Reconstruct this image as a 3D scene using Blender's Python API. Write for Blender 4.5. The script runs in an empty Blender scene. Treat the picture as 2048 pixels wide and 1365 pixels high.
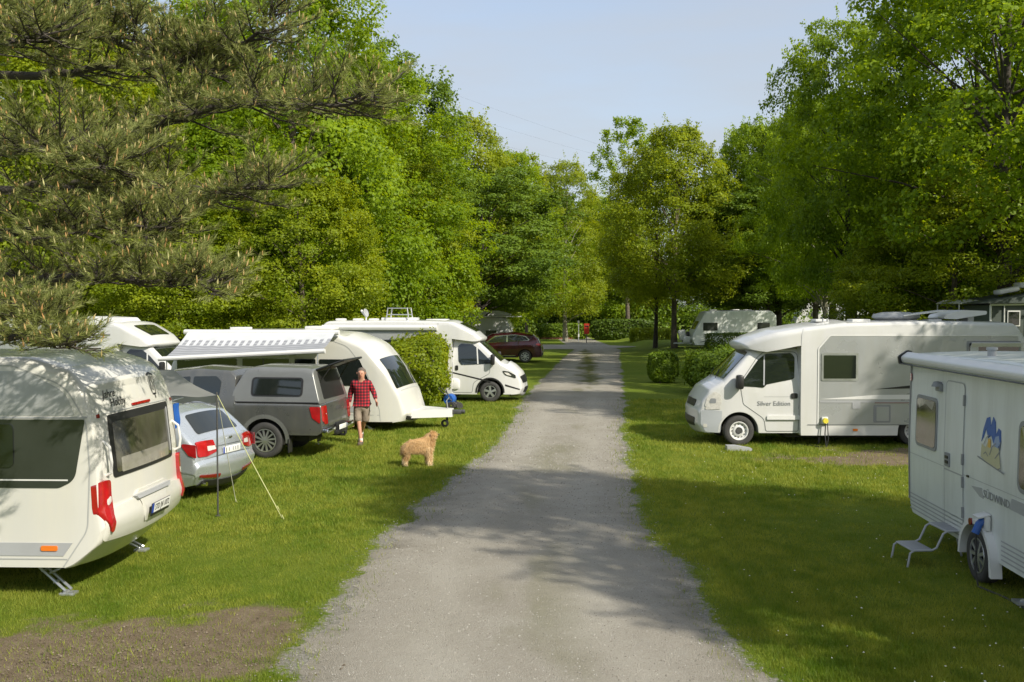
import bpy, bmesh, math, random
import numpy as np
from mathutils import Vector, Matrix
scene = bpy.context.scene
R = math.radians
HC = 3.1
# ---------------------------------------------------------------- camera
cam_d = bpy.data.cameras.new('camera'); cam = bpy.data.objects.new('camera', cam_d)
scene.collection.objects.link(cam); scene.camera = cam
cam_d.lens = 35; cam_d.sensor_width = 36; cam_d.clip_end = 3000; cam_d.clip_start = .1
PITCH = math.atan((682.5 - 618) / 1991.0)
cam.location = (0, 0, HC); cam.rotation_euler = (R(90) - PITCH, 0, 0)
# ---------------------------------------------------------------- sky and sun
SUN_AZ = (0.75, -0.66)      # horizontal direction towards the sun
SUN_EL = R(38)
w = bpy.data.worlds.new('World'); scene.world = w; w.use_nodes = True
nt = w.node_tree; nt.nodes.clear()
sky = nt.nodes.new('ShaderNodeTexSky'); sky.sky_type = 'NISHITA'; sky.sun_disc = False
sky.sun_elevation = SUN_EL; sky.sun_rotation = math.atan2(SUN_AZ[0], SUN_AZ[1])
sky.air_density = 1.0; sky.dust_density = 1.6; sky.ozone_density = 1.6
bg = nt.nodes.new('ShaderNodeBackground'); bg.inputs['Strength'].default_value = .102
out = nt.nodes.new('ShaderNodeOutputWorld')
# thin even veil of high cloud with faint streaks, over the whole sky
tc = nt.nodes.new('ShaderNodeTexCoord'); mp = nt.nodes.new('ShaderNodeMapping'); mp.inputs['Scale'].default_value = (1, 1, 5)
nz = nt.nodes.new('ShaderNodeTexNoise'); nz.inputs['Scale'].default_value = 2.2; nz.inputs['Detail'].default_value = 5
rm = nt.nodes.new('ShaderNodeMapRange'); rm.inputs[1].default_value = .3; rm.inputs[2].default_value = .75; rm.inputs[3].default_value = .42; rm.inputs[4].default_value = 1.0
mx = nt.nodes.new('ShaderNodeMix'); mx.data_type = 'RGBA'; mx.inputs[7].default_value = (2.4, 2.55, 2.75, 1)
nt.links.new(tc.outputs['Generated'], mp.inputs[0]); nt.links.new(mp.outputs[0], nz.inputs['Vector']); nt.links.new(nz.outputs['Fac'], rm.inputs[0])
nt.links.new(rm.outputs[0], mx.inputs[0]); nt.links.new(sky.outputs[0], mx.inputs[6])
nt.links.new(mx.outputs[2], bg.inputs['Color']); nt.links.new(bg.outputs[0], out.inputs[0])
sd = bpy.data.lights.new('sun', 'SUN'); sd.energy = 2.5; sd.angle = R(.53); sd.color = (1, .93, .80)
sun = bpy.data.objects.new('sun', sd); scene.collection.objects.link(sun)
sv = Vector((SUN_AZ[0] * math.cos(SUN_EL), SUN_AZ[1] * math.cos(SUN_EL), math.sin(SUN_EL)))
sun.rotation_euler = sv.to_track_quat('Z', 'Y').to_euler()
vs = scene.view_settings; vs.view_transform = 'Standard'; vs.look = 'None'; vs.exposure = 1.24; vs.gamma = 1; vs.use_curve_mapping = False
scene.cycles.max_bounces = 8; scene.cycles.diffuse_bounces = 5; scene.cycles.glossy_bounces = 3
scene.cycles.transmission_bounces = 6; scene.cycles.transparent_max_bounces = 8
scene.cycles.caustics_reflective = False; scene.cycles.caustics_refractive = False

# ---------------------------------------------------------------- helpers
col = scene.collection
CP, SP = math.cos(PITCH), math.sin(PITCH)
def ray(px, py):
    a = (px - 1024) / 1991.0; b = (682.5 - py) / 1991.0
    return Vector((a, CP + b * SP, -SP + b * CP))
def P(px, py, z=0.0):
    d = ray(px, py); t = (z - HC) / d.z
    return Vector((d.x * t, d.y * t, z))
def AT(px, py, Y):
    d = ray(px, py); t = Y / d.y
    return Vector((d.x * t, Y, HC + d.z * t))
def link(o, parent=None):
    col.objects.link(o)
    if parent: o.parent = parent
    return o
def tag(o, label=None, cat=None, group=None, kind=None):
    if label: o['label'] = label
    if cat: o['category'] = cat
    if group: o['group'] = group
    if kind: o['kind'] = kind
    return o
def thing(name, label, cat, loc=(0, 0, 0), rz=0, group=None):
    o = bpy.data.objects.new(name, None); col.objects.link(o); o.empty_display_size = .2
    o.location = loc; o.rotation_euler = (0, 0, rz)
    return tag(o, label, cat, group)
def mesh_np(name, v, f, mat, parent=None, smooth=False, attr=None, k=None, sharp=None):
    """v (n,3), f (m,k) with fixed k, or list of faces"""
    me = bpy.data.meshes.new(name)
    v = np.asarray(v, dtype=np.float32).reshape(-1, 3)
    if isinstance(f, np.ndarray):
        m, k = f.shape
        me.vertices.add(len(v)); me.vertices.foreach_set('co', v.ravel())
        me.loops.add(m * k); me.loops.foreach_set('vertex_index', f.astype(np.int32).ravel())
        me.polygons.add(m); me.polygons.foreach_set('loop_start', np.arange(0, m * k, k, dtype=np.int32))
        me.update(calc_edges=True)
    else:
        me.from_pydata([tuple(map(float, q)) for q in v], [], [tuple(map(int, q)) for q in f]); me.update()
    if attr is not None:
        for an, av in attr.items():
            a = me.attributes.new(an, 'FLOAT', 'POINT'); a.data.foreach_set('value', np.asarray(av, dtype=np.float32))
    if smooth:
        me.shade_smooth()
        if sharp: me.set_sharp_from_angle(angle=R(sharp))
    if isinstance(mat, (list, tuple)):
        for q in mat: me.materials.append(q)
    elif mat: me.materials.append(mat)
    o = bpy.data.objects.new(name, me)
    return link(o, parent)
class MB:
    """collects simple solids into ONE mesh"""
    def __init__(s): s.v = []; s.f = []
    def add(s, v, f):
        n = len(s.v); s.v += [tuple(q) for q in v]; s.f += [tuple(i + n for i in q) for q in f]; return s
    def box(s, c, d, rot=None, bev=0):
        bm = bmesh.new(); bmesh.ops.create_cube(bm, size=1)
        bmesh.ops.scale(bm, vec=d, verts=bm.verts)
        if bev: bmesh.ops.bevel(bm, geom=bm.edges[:], offset=bev, segments=2, profile=.5, affect='EDGES')
        if rot: bmesh.ops.rotate(bm, matrix=rot, verts=bm.verts)
        bmesh.ops.translate(bm, vec=c, verts=bm.verts)
        bm.verts.index_update()
        s.add([q.co[:] for q in bm.verts], [[q.index for q in f.verts] for f in bm.faces]); bm.free(); return s
    def tube(s, pts, r, n=8, closed=False, cap=True):
        pts = [Vector(p) for p in pts]; m = len(pts); rr = r if hasattr(r, '__len__') else [r] * m
        v = []; up = Vector((0, 0, 1)); prev = None
        for i, p in enumerate(pts):
            a = pts[(i - 1) % m] if (i or closed) else p; b = pts[(i + 1) % m] if (i < m - 1 or closed) else p
            t = (b - a).normalized()
            if prev is None:
                u = t.cross(up)
                if u.length < .05: u = t.cross(Vector((1, 0, 0)))
                u.normalize()
            else:
                u = prev - t * prev.dot(t)
                u.normalize()
            prev = u; q = t.cross(u)
            for j in range(n):
                an = 2 * math.pi * j / n
                v.append(p + (u * math.cos(an) + q * math.sin(an)) * rr[i])
        f = []
        for i in range(m if closed else m - 1):
            for j in range(n):
                a = i * n + j; b = i * n + (j + 1) % n; i2 = (i + 1) % m
                f.append((a, b, i2 * n + (j + 1) % n, i2 * n + j))
        if cap and not closed:
            f.append(tuple(range(n))[::-1]); f.append(tuple((m - 1) * n + j for j in range(n)))
        return s.add(v, f)
    def lathe(s, prof, axis='y', n=32, c=(0, 0, 0)):
        """prof: list of (r, h); closed ring of revolution"""
        v = []; f = []; m = len(prof)
        for j in range(n):
            a = 2 * math.pi * j / n; ca, sa = math.cos(a), math.sin(a)
            for r, h in prof:
                if axis == 'y': v.append((c[0] + r * ca, c[1] + h, c[2] + r * sa))
                elif axis == 'z': v.append((c[0] + r * ca, c[1] + r * sa, c[2] + h))
                else: v.append((c[0] + h, c[1] + r * ca, c[2] + r * sa))
        for j in range(n):
            for i in range(m - 1):
                f.append((j * m + i, j * m + i + 1, ((j + 1) % n) * m + i + 1, ((j + 1) % n) * m + i))
        return s.add(v, f)
    def prism(s, poly, a, b, plane='xz'):
        """extrude a 2-D polygon along the third axis from a to b"""
        n = len(poly)
        def m3(p, h): return (p[0], h, p[1]) if plane == 'xz' else ((h, p[0], p[1]) if plane == 'yz' else (p[0], p[1], h))
        v = [m3(p, a) for p in poly] + [m3(p, b) for p in poly]
        f = [tuple(range(n)), tuple(range(2 * n - 1, n - 1, -1))] + [(i, i + n, (i + 1) % n + n, (i + 1) % n) for i in range(n)]
        return s.add(v, f)
    def build(s, name, mat, parent=None, smooth=True, sharp=35, label=None):
        me = bpy.data.meshes.new(name); me.from_pydata(s.v, [], s.f); me.update()
        bm = bmesh.new(); bm.from_mesh(me); bmesh.ops.recalc_face_normals(bm, faces=bm.faces); bm.to_mesh(me); bm.free()
        if smooth: me.shade_smooth(); me.set_sharp_from_angle(angle=R(sharp))
        me.materials.append(mat)
        o = bpy.data.objects.new(name, me)
        if label: o['label'] = label
        return link(o, parent)
def copy_tree(o, parent=None):
    c = o.copy(); col.objects.link(c); c.parent = parent
    for ch in list(o.children): copy_tree(ch, c)
    return c

# ---------------------------------------------------------------- materials
M = {}
def pmat(name, color, rough=.5, metal=0, spec=.5, coat=0, var=0, vscale=3, bump=0, bscale=40, trans=0, dirt=None, dscale=1.2, sheen=0):
    m = bpy.data.materials.new(name); m.use_nodes = True; nt = m.node_tree; b = nt.nodes['Principled BSDF']
    b.inputs['Base Color'].default_value = (*color, 1); b.inputs['Roughness'].default_value = rough
    b.inputs['Metallic'].default_value = metal; b.inputs['Specular IOR Level'].default_value = spec
    b.inputs['Coat Weight'].default_value = coat; b.inputs['Coat Roughness'].default_value = .05
    if sheen: b.inputs['Sheen Weight'].default_value = sheen
    tc = nt.nodes.new('ShaderNodeTexCoord'); cur = None
    if var:
        n = nt.nodes.new('ShaderNodeTexNoise'); n.inputs['Scale'].default_value = vscale; n.inputs['Detail'].default_value = 5
        nt.links.new(tc.outputs['Object'], n.inputs['Vector'])
        mr = nt.nodes.new('ShaderNodeMapRange'); mr.inputs[1].default_value = .3; mr.inputs[2].default_value = .7
        mr.inputs[3].default_value = 1 - var; mr.inputs[4].default_value = 1 + var
        nt.links.new(n.outputs['Fac'], mr.inputs[0])
        mu = nt.nodes.new('ShaderNodeVectorMath'); mu.operation = 'MULTIPLY'; mu.inputs[0].default_value = color
        nt.links.new(mr.outputs[0], mu.inputs[1]); cur = mu.outputs[0]
        r2 = nt.nodes.new('ShaderNodeMapRange'); r2.inputs[3].default_value = max(0, rough - .12); r2.inputs[4].default_value = min(1, rough + .12)
        nt.links.new(n.outputs['Fac'], r2.inputs[0]); nt.links.new(r2.outputs[0], b.inputs['Roughness'])
    if dirt:
        mp = nt.nodes.new('ShaderNodeMapping'); mp.inputs['Scale'].default_value = (3, 3, .35)
        n = nt.nodes.new('ShaderNodeTexNoise'); n.inputs['Scale'].default_value = dscale; n.inputs['Detail'].default_value = 8; n.inputs['Roughness'].default_value = .65
        nt.links.new(tc.outputs['Object'], mp.inputs[0]); nt.links.new(mp.outputs[0], n.inputs['Vector'])
        mr = nt.nodes.new('ShaderNodeMapRange'); mr.inputs[1].default_value = .45; mr.inputs[2].default_value = .8; mr.inputs[3].default_value = 0; mr.inputs[4].default_value = .75
        nt.links.new(n.outputs['Fac'], mr.inputs[0])
        mi = nt.nodes.new('ShaderNodeMix'); mi.data_type = 'RGBA'; mi.inputs[7].default_value = (*dirt, 1); mi.inputs[6].default_value = (*color, 1)
        nt.links.new(mr.outputs[0], mi.inputs[0])
        if cur: nt.links.new(cur, mi.inputs[6])
        cur = mi.outputs[2]
    if cur: nt.links.new(cur, b.inputs['Base Color'])
    if bump:
        n = nt.nodes.new('ShaderNodeTexNoise'); n.inputs['Scale'].default_value = bscale; n.inputs['Detail'].default_value = 4
        nt.links.new(tc.outputs['Object'], n.inputs['Vector'])
        bp = nt.nodes.new('ShaderNodeBump'); bp.inputs['Strength'].default_value = bump; bp.inputs['Distance'].default_value = .02
        nt.links.new(n.outputs['Fac'], bp.inputs['Height']); nt.links.new(bp.outputs[0], b.inputs['Normal'])
    M[name] = m; return m
def leafmat(name, c1, c2, trans=.35, rough=.5, dark=None, tcol=1.5, tvec=(1.15, 1, .35)):
    """c1..c2 chosen by the leaf's own random value"""
    m = bpy.data.materials.new(name); m.use_nodes = True; nt = m.node_tree; b = nt.nodes['Principled BSDF']
    at = nt.nodes.new('ShaderNodeAttribute'); at.attribute_name = 'var'
    cr = nt.nodes.new('ShaderNodeValToRGB'); e = cr.color_ramp.elements
    e[0].color = (*c1, 1); e[1].color = (*c2, 1)
    nt.links.new(at.outputs['Fac'], cr.inputs[0]); nt.links.new(cr.outputs[0], b.inputs['Base Color'])
    b.inputs['Roughness'].default_value = rough; b.inputs['Specular IOR Level'].default_value = .3
    tr = nt.nodes.new('ShaderNodeBsdfTranslucent')
    mu = nt.nodes.new('ShaderNodeVectorMath'); mu.operation = 'MULTIPLY'; mu.inputs[1].default_value = tuple(tcol * q for q in tvec)
    nt.links.new(cr.outputs[0], mu.inputs[0]); nt.links.new(mu.outputs[0], tr.inputs['Color'])
    ms = nt.nodes.new('ShaderNodeMixShader'); ms.inputs[0].default_value = trans
    nt.links.new(b.outputs[0], ms.inputs[1]); nt.links.new(tr.outputs[0], ms.inputs[2])
    nt.links.new(ms.outputs[0], nt.nodes['Material Output'].inputs[0])
    M[name] = m; return m
pmat('white', (.60, .60, .59), .22, coat=.3, var=.03, vscale=1.5, dirt=(.56, .56, .51), dscale=1.0)
pmat('cream', (.60, .595, .55), .22, coat=.3, var=.03, vscale=1.5, dirt=(.66, .64, .54), dscale=.9)
pmat('old_white', (.66, .69, .66), .35, coat=.1, var=.04, vscale=2, dirt=(.46, .48, .44), dscale=1.3)
pmat('plain_white', (.67, .67, .65), .35, var=.04)
pmat('silver_panel', (.37, .385, .385), .3, metal=.25, coat=.2, var=.04, vscale=2, dirt=(.36, .36, .33))
pmat('grey_trim', (.24, .25, .26), .45, var=.05)
pmat('mid_grey', (.36, .37, .38), .4, var=.05)
pmat('line', (.10, .11, .11), .5)
pmat('soft_line', (.38, .39, .38), .5)
pmat('black', (.018, .018, .018), .45, var=.1)
pmat('rubber', (.045, .044, .042), .8, var=.2, vscale=8, bump=.3, bscale=60)
pmat('under', (.03, .03, .03), .8)
pmat('glass', (.012, .016, .014), .04, spec=.8, coat=.5)
pmat('glass_grey', (.035, .040, .036), .06, spec=.6, coat=.5, var=.2, vscale=1.5)
pmat('blind', (.17, .16, .12), .25, coat=.8, var=.15, vscale=3)
pmat('blind_light', (.26, .25, .21), .25, coat=.8, var=.15, vscale=5)
pmat('plexi', (.075, .072, .05), .10, spec=.7, coat=.6, var=.5, vscale=2.5)
pmat('galv', (.50, .52, .53), .42, metal=.7, var=.15, vscale=12)
pmat('alu', (.58, .59, .60), .33, metal=.85, var=.08, vscale=6)
pmat('steel_dark', (.12, .12, .12), .5, metal=.6, var=.1)
pmat('red_lens', (.36, .008, .010), .12, spec=.7, coat=.9, var=.25, vscale=9)
pmat('red_dark', (.22, .01, .012), .15, spec=.7, coat=.7)
pmat('clear_lens', (.62, .60, .56), .1, spec=.7, coat=.9, var=.15, vscale=14)
pmat('orange_lens', (.75, .19, .02), .2, coat=.6)
pmat('blue', (.02, .10, .38), .4, var=.1)
pmat('blue_plate', (.02, .06, .35), .4)
pmat('plate_white', (.78, .78, .75), .35)
pmat('silver_paint', (.52, .56, .60), .26, metal=.55, coat=.7, var=.03)
pmat('grey_paint', (.155, .158, .15), .30, metal=.6, coat=.6, var=.05, dirt=(.22, .21, .18), dscale=1.4)
pmat('canopy_paint', (.21, .215, .205), .33, metal=.4, coat=.5, var=.05)
pmat('maroon', (.050, .006, .009), .2, metal=.4, coat=.9)
pmat('bumper_silver', (.42, .44, .46), .4, var=.03)
pmat('chrome', (.7, .7, .68), .15, metal=1)
pmat('yellow_plug', (.70, .60, .05), .5)
pmat('cable', (.03, .03, .03), .6)
# ================================================================ ground and road
rng = np.random.default_rng(7)
def vnoise(x, y, seed=0):
    x = np.asarray(x, float); y = np.asarray(y, float)
    xi = np.floor(x).astype(np.int64); yi = np.floor(y).astype(np.int64); fx = x - xi; fy = y - yi
    fx = fx * fx * (3 - 2 * fx); fy = fy * fy * (3 - 2 * fy)
    def h(a, b):
        n = (a * 374761393 + b * 668265263 + seed * 982451653) & 0x7fffffff
        n = ((n ^ (n >> 13)) * 1274126177) & 0x7fffffff
        return ((n ^ (n >> 16)) & 0xffff) / 65535.0
    return (h(xi, yi) * (1 - fx) + h(xi + 1, yi) * fx) * (1 - fy) + (h(xi, yi + 1) * (1 - fx) + h(xi + 1, yi + 1) * fx) * fy
def fbm(x, y, seed=0, o=4):
    s = 0; a = .5; t = 0
    for i in range(o): s = s + a * vnoise(x * 2 ** i, y * 2 ** i, seed + i); t += a; a *= .5
    return s / t
Lpx = [(480, 1530), (580, 1365), (609, 1313), (677, 1221), (745, 1111), (842, 1019), (897, 978), (939, 946), (985, 900), (1022, 850), (1054, 800), (1100, 745), (1135, 712), (1150, 700)]
Rpx = [(1760, 1530), (1542, 1365), (1490, 1336), (1431, 1294), (1388, 1240), (1366, 1157), (1308, 1093), (1273, 1019), (1254, 946), (1244, 915), (1240, 870), (1245, 800), (1241, 750), (1236, 715), (1240, 700)]
Lw = np.array([P(*q)[:2] for q in Lpx]); Rw = np.array([P(*q)[:2] for q in Rpx])
def edgeL(y): return np.interp(y, Lw[:, 1], Lw[:, 0])
def edgeR(y): return np.interp(y, Rw[:, 1], Rw[:, 0])
YX0, YX1 = 76.0, 86.0         # the crossing gravel lane at the far end
def lane_in(x, y):
    return (y > YX0 + 1.2 * np.sin(x * .11) - .04 * x) & (y < YX1 - .04 * x) & (x < 10.2)
def road_d(x, y):
    """signed distance inside the gravel (m), roughly"""
    d = np.minimum(x - edgeL(y), edgeR(y) - x)
    j = (fbm(x * 1.1, y * 1.1, 3) - .5) * .55 + (fbm(x * 5, y * 5, 9, 3) - .5) * .30
    return d + j * np.clip(1.5 - y / 60, .5, 1)
def strip_in(x, y):
    c = np.interp(y, [38, 48, 60, 76], [3.0, 3.7, 4.6, 5.6]); w = np.interp(y, [36, 44, 70, 78], [0, .75, .75, .2])
    return w - np.abs(x - c) + (fbm(x * 2, y * .8, 4) - .5) * 1.4 - .15
def dirt(x, y):
    def el(cx, cy, rx, ry): return 1 - np.sqrt(((x - cx) / rx) ** 2 + ((y - cy) / ry) ** 2)
    d = np.maximum(el(-3.6, 8.7, 2.0, 1.5), el(-5.4, 8.3, 2.6, 1.1)); d = np.maximum(d, el(-2.7, 9.6, .8, .9) - .05)
    d = np.maximum(d, el(8.2, 20.3, 3.2, .9)); d = np.maximum(d, el(10, 21, 4, 1.5))
    n = (fbm(x * 1.6, y * 1.6, 21) - .5) * 1.1 + (fbm(x * 6, y * 6, 31) - .5) * .9
    return np.clip((d * 1.5 + n * 1.25) * 1.5 + .12, 0, 1) * (d > -.35)
def grad(a, fine0, fine1, b, st, g=1.13):
    l = list(np.arange(fine0, fine1, st)); s = st; x = fine1; r = []
    while x < b: r.append(x); s *= g; x += s
    r.append(b); s = st; x = fine0; q = []
    while True:
        s *= g; x -= s
        if x < a: break
        q.append(x)
    q.append(a)
    return np.array(q[::-1] + l + r)
gx = grad(-700, -12, 12, 700, .16); gy = grad(-60, 6, 30, 1400, .16, 1.07)
X, Y = np.meshgrid(gx, gy, indexing='ij')
rd = road_d(X, Y)
Z = (fbm(X * .35, Y * .35, 5, 3) - .5) * .05 * np.clip((-rd) * 1.2, 0, 1) - .010 * (rd > -.05)
Z[(np.abs(X) > 60) | (Y > 90) | (Y < 2)] = -.01
Z = np.where(lane_in(X, Y) | (Y > 70), -.01, Z)
sm = lambda a, b, v: np.clip((v - a) / (b - a), 0, 1) ** 2 * (3 - 2 * np.clip((v - a) / (b - a), 0, 1))
Z += .36 * sm(52, 66, Y) * sm(9.8, 12.2, X)
nx, ny = X.shape
ii, jj = np.meshgrid(np.arange(nx - 1), np.arange(ny - 1), indexing='ij'); a = (ii * ny + jj).ravel()
F = np.stack([a, a + ny, a + ny + 1, a + 1], 1)
DT = dirt(X, Y); GR = np.clip((rd + .35) / .5, 0, 1)
def groundmat():
    m = bpy.data.materials.new('lawn'); m.use_nodes = True; nt = m.node_tree; b = nt.nodes['Principled BSDF']
    N = nt.nodes.new; L = nt.links.new
    tc = N('ShaderNodeTexCoord')
    def noise(s, d=6, r=.6):
        n = N('ShaderNodeTexNoise'); n.inputs['Scale'].default_value = s; n.inputs['Detail'].default_value = d; n.inputs['Roughness'].default_value = r
        L(tc.outputs['Object'], n.inputs['Vector']); return n.outputs['Fac']
    def ramp(f, stops):
        c = N('ShaderNodeValToRGB'); e = c.color_ramp.elements
        e[0].position, e[0].color = stops[0][0], (*stops[0][1], 1); e[1].position, e[1].color = stops[-1][0], (*stops[-1][1], 1)
        for p, q in stops[1:-1]:
            x = e.new(p); x.color = (*q, 1)
        L(f, c.inputs[0]); return c.outputs[0]
    def mix(f, a, bb, t='MIX'):
        x = N('ShaderNodeMix'); x.data_type = 'RGBA'; x.blend_type = t
        if isinstance(f, float): x.inputs[0].default_value = f
        else: L(f, x.inputs[0])
        L(a, x.inputs[6]); L(bb, x.inputs[7]); return x.outputs[2]
    g1 = ramp(noise(.45, 5), [(.3, (.095, .160, .012)), (.5, (.135, .19, .018)), (.68, (.19, .22, .032))])
    g2 = ramp(noise(26, 6, .75), [(.3, (.055, .090, .008)), (.5, (.13, .18, .014)), (.7, (.24, .26, .04))])
    g = mix(.5, g1, g2)
    d1 = ramp(noise(5, 8, .7), [(.3, (.14, .10, .055)), (.5, (.21, .16, .10)), (.7, (.30, .24, .16))])
    d2 = ramp(noise(60, 5, .7), [(.35, (.10, .075, .045)), (.65, (.27, .22, .16))])
    dd = mix(.4, d1, d2)
    at = N('ShaderNodeAttribute'); at.attribute_name = 'dirt'
    ng = noise(14, 6, .7); ad = N('ShaderNodeMath'); ad.operation = 'ADD'; L(at.outputs['Fac'], ad.inputs[0])
    sb = N('ShaderNodeMath'); sb.operation = 'MULTIPLY_ADD'; L(ng, sb.inputs[0]); sb.inputs[1].default_value = 1.3; sb.inputs[2].default_value = -.65
    L(sb.outputs[0], ad.inputs[1])
    mr = N('ShaderNodeMapRange'); mr.inputs[1].default_value = .15; mr.inputs[2].default_value = .8; L(ad.outputs[0], mr.inputs[0])
    c = mix(mr.outputs[0], g, dd)
    gv = ramp(noise(45, 6, .75), [(.3, (.13, .125, .105)), (.5, (.27, .255, .215)), (.7, (.42, .41, .36))])
    ag = N('ShaderNodeAttribute'); ag.attribute_name = 'gravel'
    ad2 = N('ShaderNodeMath'); ad2.operation = 'ADD'; L(ag.outputs['Fac'], ad2.inputs[0]); L(sb.outputs[0], ad2.inputs[1])
    m2 = N('ShaderNodeMapRange'); m2.inputs[1].default_value = .45; m2.inputs[2].default_value = .65; L(ad2.outputs[0], m2.inputs[0])
    c = mix(m2.outputs[0], c, gv)
    L(c, b.inputs['Base Color']); b.inputs['Roughness'].default_value = .95; b.inputs['Specular IOR Level'].default_value = .15
    bp = N('ShaderNodeBump'); bp.inputs['Strength'].default_value = .8; bp.inputs['Distance'].default_value = .05
    L(noise(30, 6, .8), bp.inputs['Height']); L(bp.outputs[0], b.inputs['Normal'])
    return m
def roadmat():
    m = bpy.data.materials.new('gravel_road'); m.use_nodes = True; nt = m.node_tree; b = nt.nodes['Principled BSDF']
    N = nt.nodes.new; L = nt.links.new; tc = N('ShaderNodeTexCoord')
    def noise(s, d=6, r=.6):
        n = N('ShaderNodeTexNoise'); n.inputs['Scale'].default_value = s; n.inputs['Detail'].default_value = d; n.inputs['Roughness'].default_value = r
        L(tc.outputs['Object'], n.inputs['Vector']); return n.outputs['Fac']
    def ramp(f, stops):
        c = N('ShaderNodeValToRGB'); e = c.color_ramp.elements
        e[0].position, e[0].color = stops[0][0], (*stops[0][1], 1); e[1].position, e[1].color = stops[-1][0], (*stops[-1][1], 1)
        for p, q in stops[1:-1]:
            x = e.new(p); x.color = (*q, 1)
        L(f, c.inputs[0]); return c.outputs[0]
    def mix(f, a, bb, t='MIX'):
        x = N('ShaderNodeMix'); x.data_type = 'RGBA'; x.blend_type = t
        if isinstance(f, float): x.inputs[0].default_value = f
        else: L(f, x.inputs[0])
        L(a, x.inputs[6]); L(bb, x.inputs[7]); return x.outputs[2]
    big = ramp(noise(.8, 6, .65), [(.3, (.29, .265, .215)), (.5, (.365, .335, .28)), (.7, (.43, .405, .35))])
    vo = N('ShaderNodeTexVoronoi'); vo.inputs['Scale'].default_value = 85; L(tc.outputs['Object'], vo.inputs['Vector'])
    st = ramp(vo.outputs['Color'], [(.1, (.21, .19, .155)), (.5, (.38, .35, .29)), (.93, (.58, .55, .49))])
    fine = ramp(noise(140, 4, .8), [(.3, (.22, .20, .16)), (.55, (.38, .35, .29)), (.72, (.54, .51, .45))])
    c = mix(.28, big, st); c = mix(.28, c, fine)
    tk = N('ShaderNodeAttribute'); tk.attribute_name = 'track'; c = mix(tk.outputs['Fac'], c, ramp(noise(30, 5, .7), [(.3, (.42, .39, .33)), (.7, (.52, .49, .42))]))
    # worn moss and earth down the middle and damp soil at the rim
    at = N('ShaderNodeAttribute'); at.attribute_name = 'green'
    c = mix(at.outputs['Fac'], c, ramp(noise(12, 6, .75), [(.3, (.085, .10, .02)), (.6, (.16, .16, .05)), (.75, (.27, .25, .16))]))
    ar = N('ShaderNodeAttribute'); ar.attribute_name = 'rim'
    c = mix(ar.outputs['Fac'], c, ramp(noise(20, 6, .75), [(.35, (.10, .085, .055)), (.65, (.24, .22, .17))]))
    L(c, b.inputs['Base Color']); b.inputs['Roughness'].default_value = .9; b.inputs['Specular IOR Level'].default_value = .2
    ad = N('ShaderNodeMath'); ad.operation = 'MULTIPLY_ADD'; L(vo.outputs['Distance'], ad.inputs[0]); ad.inputs[1].default_value = -1.0; L(noise(80, 5, .8), ad.inputs[2])
    bp = N('ShaderNodeBump'); bp.inputs['Strength'].default_value = .9; bp.inputs['Distance'].default_value = .018
    L(ad.outputs[0], bp.inputs['Height']); L(bp.outputs[0], b.inputs['Normal'])
    return m
M['lawn'] = groundmat(); M['road'] = roadmat()
g = mesh_np('ground', np.stack([X, Y, Z], -1), F, M['lawn'], smooth=True, attr={'dirt': DT.ravel(), 'gravel': GR.ravel()})
tag(g, 'mown green lawn of the camping ground with a bare brown patch', kind='structure')
# road sheet: rows across, ragged edges
ys = np.concatenate([np.arange(4, 32, .07), np.arange(32, 80, .25)]); K = 60
u = np.linspace(0, 1, K)
el = edgeL(ys) + (fbm(ys * 1.3, ys * 0, 13) - .5) * .35 + (fbm(ys * 6, ys * 0, 14, 3) - .5) * .35 * np.clip(1.4 - ys / 50, .3, 1)
er = edgeR(ys) + (fbm(ys * 1.3, ys * 0, 15) - .5) * .35 + (fbm(ys * 6, ys * 0, 16, 3) - .5) * .35 * np.clip(1.4 - ys / 50, .3, 1)
RX = el[:, None] * (1 - u) + er[:, None] * u; RY = np.repeat(ys[:, None], K, 1)
RZ = -.0065 + (.012 + .012 * (fbm(RX * .8, RY * .5, 41, 3) - .3)) * np.minimum(1, np.minimum(u, 1 - u) * 8)
d2 = np.minimum(RX - el[:, None], er[:, None] - RX)
green = np.clip(strip_in(RX, RY) * 1.6, 0, 1)
green = np.maximum(green, np.clip((fbm(RX * 1.6, RY * .5, 51) - .52) * 2.2, 0, .38) * np.exp(-((u - .5) / .16) ** 2) * (RY < 40))
rim = np.clip(1 - d2 / .35, 0, 1) * np.clip(fbm(RX * 2, RY * 2, 61) * 1.8 - .5, 0, 1) * .8
track = .55 * (np.exp(-((u - .27 - .02 * np.sin(ys[:, None] * .3)) / .085) ** 2) + np.exp(-((u - .73 - .02 * np.sin(ys[:, None] * .3 + 1)) / .085) ** 2)) * np.clip(fbm(RX * 1.5, RY * .7, 91) * 2 - .35, 0, 1)
n, k = RX.shape; ii, jj = np.meshgrid(np.arange(n - 1), np.arange(k - 1), indexing='ij'); a = (ii * k + jj).ravel()
rdo = mesh_np('road', np.stack([RX, RY, RZ], -1), np.stack([a, a + 1, a + k + 1, a + k], 1), M['road'], smooth=True,
              attr={'green': green.ravel(), 'rim': rim.ravel(), 'track': track.ravel()})
tag(rdo, 'pale gravel track running away between the pitches', kind='structure')
lx = np.linspace(-60, 10.2, 75); lv = []
for q in lx:
    e = max(0, (q - 5) / 5.2); j = random.Random(int(q * 7)).uniform(-.3, .3)
    lv += [(q, YX0 + 1.2 * math.sin(q * .11) - .04 * q + 4.6 * e ** 2 + j, .012), (q, YX1 - .04 * q - 4.0 * e ** 2, .012)]
lf = np.array([(2 * i, 2 * i + 2, 2 * i + 3, 2 * i + 1) for i in range(74)])
ln = mesh_np('crossing_path', lv, lf, M['road']); tag(ln, 'pale gravel lane crossing the far end of the track', kind='structure')

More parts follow.
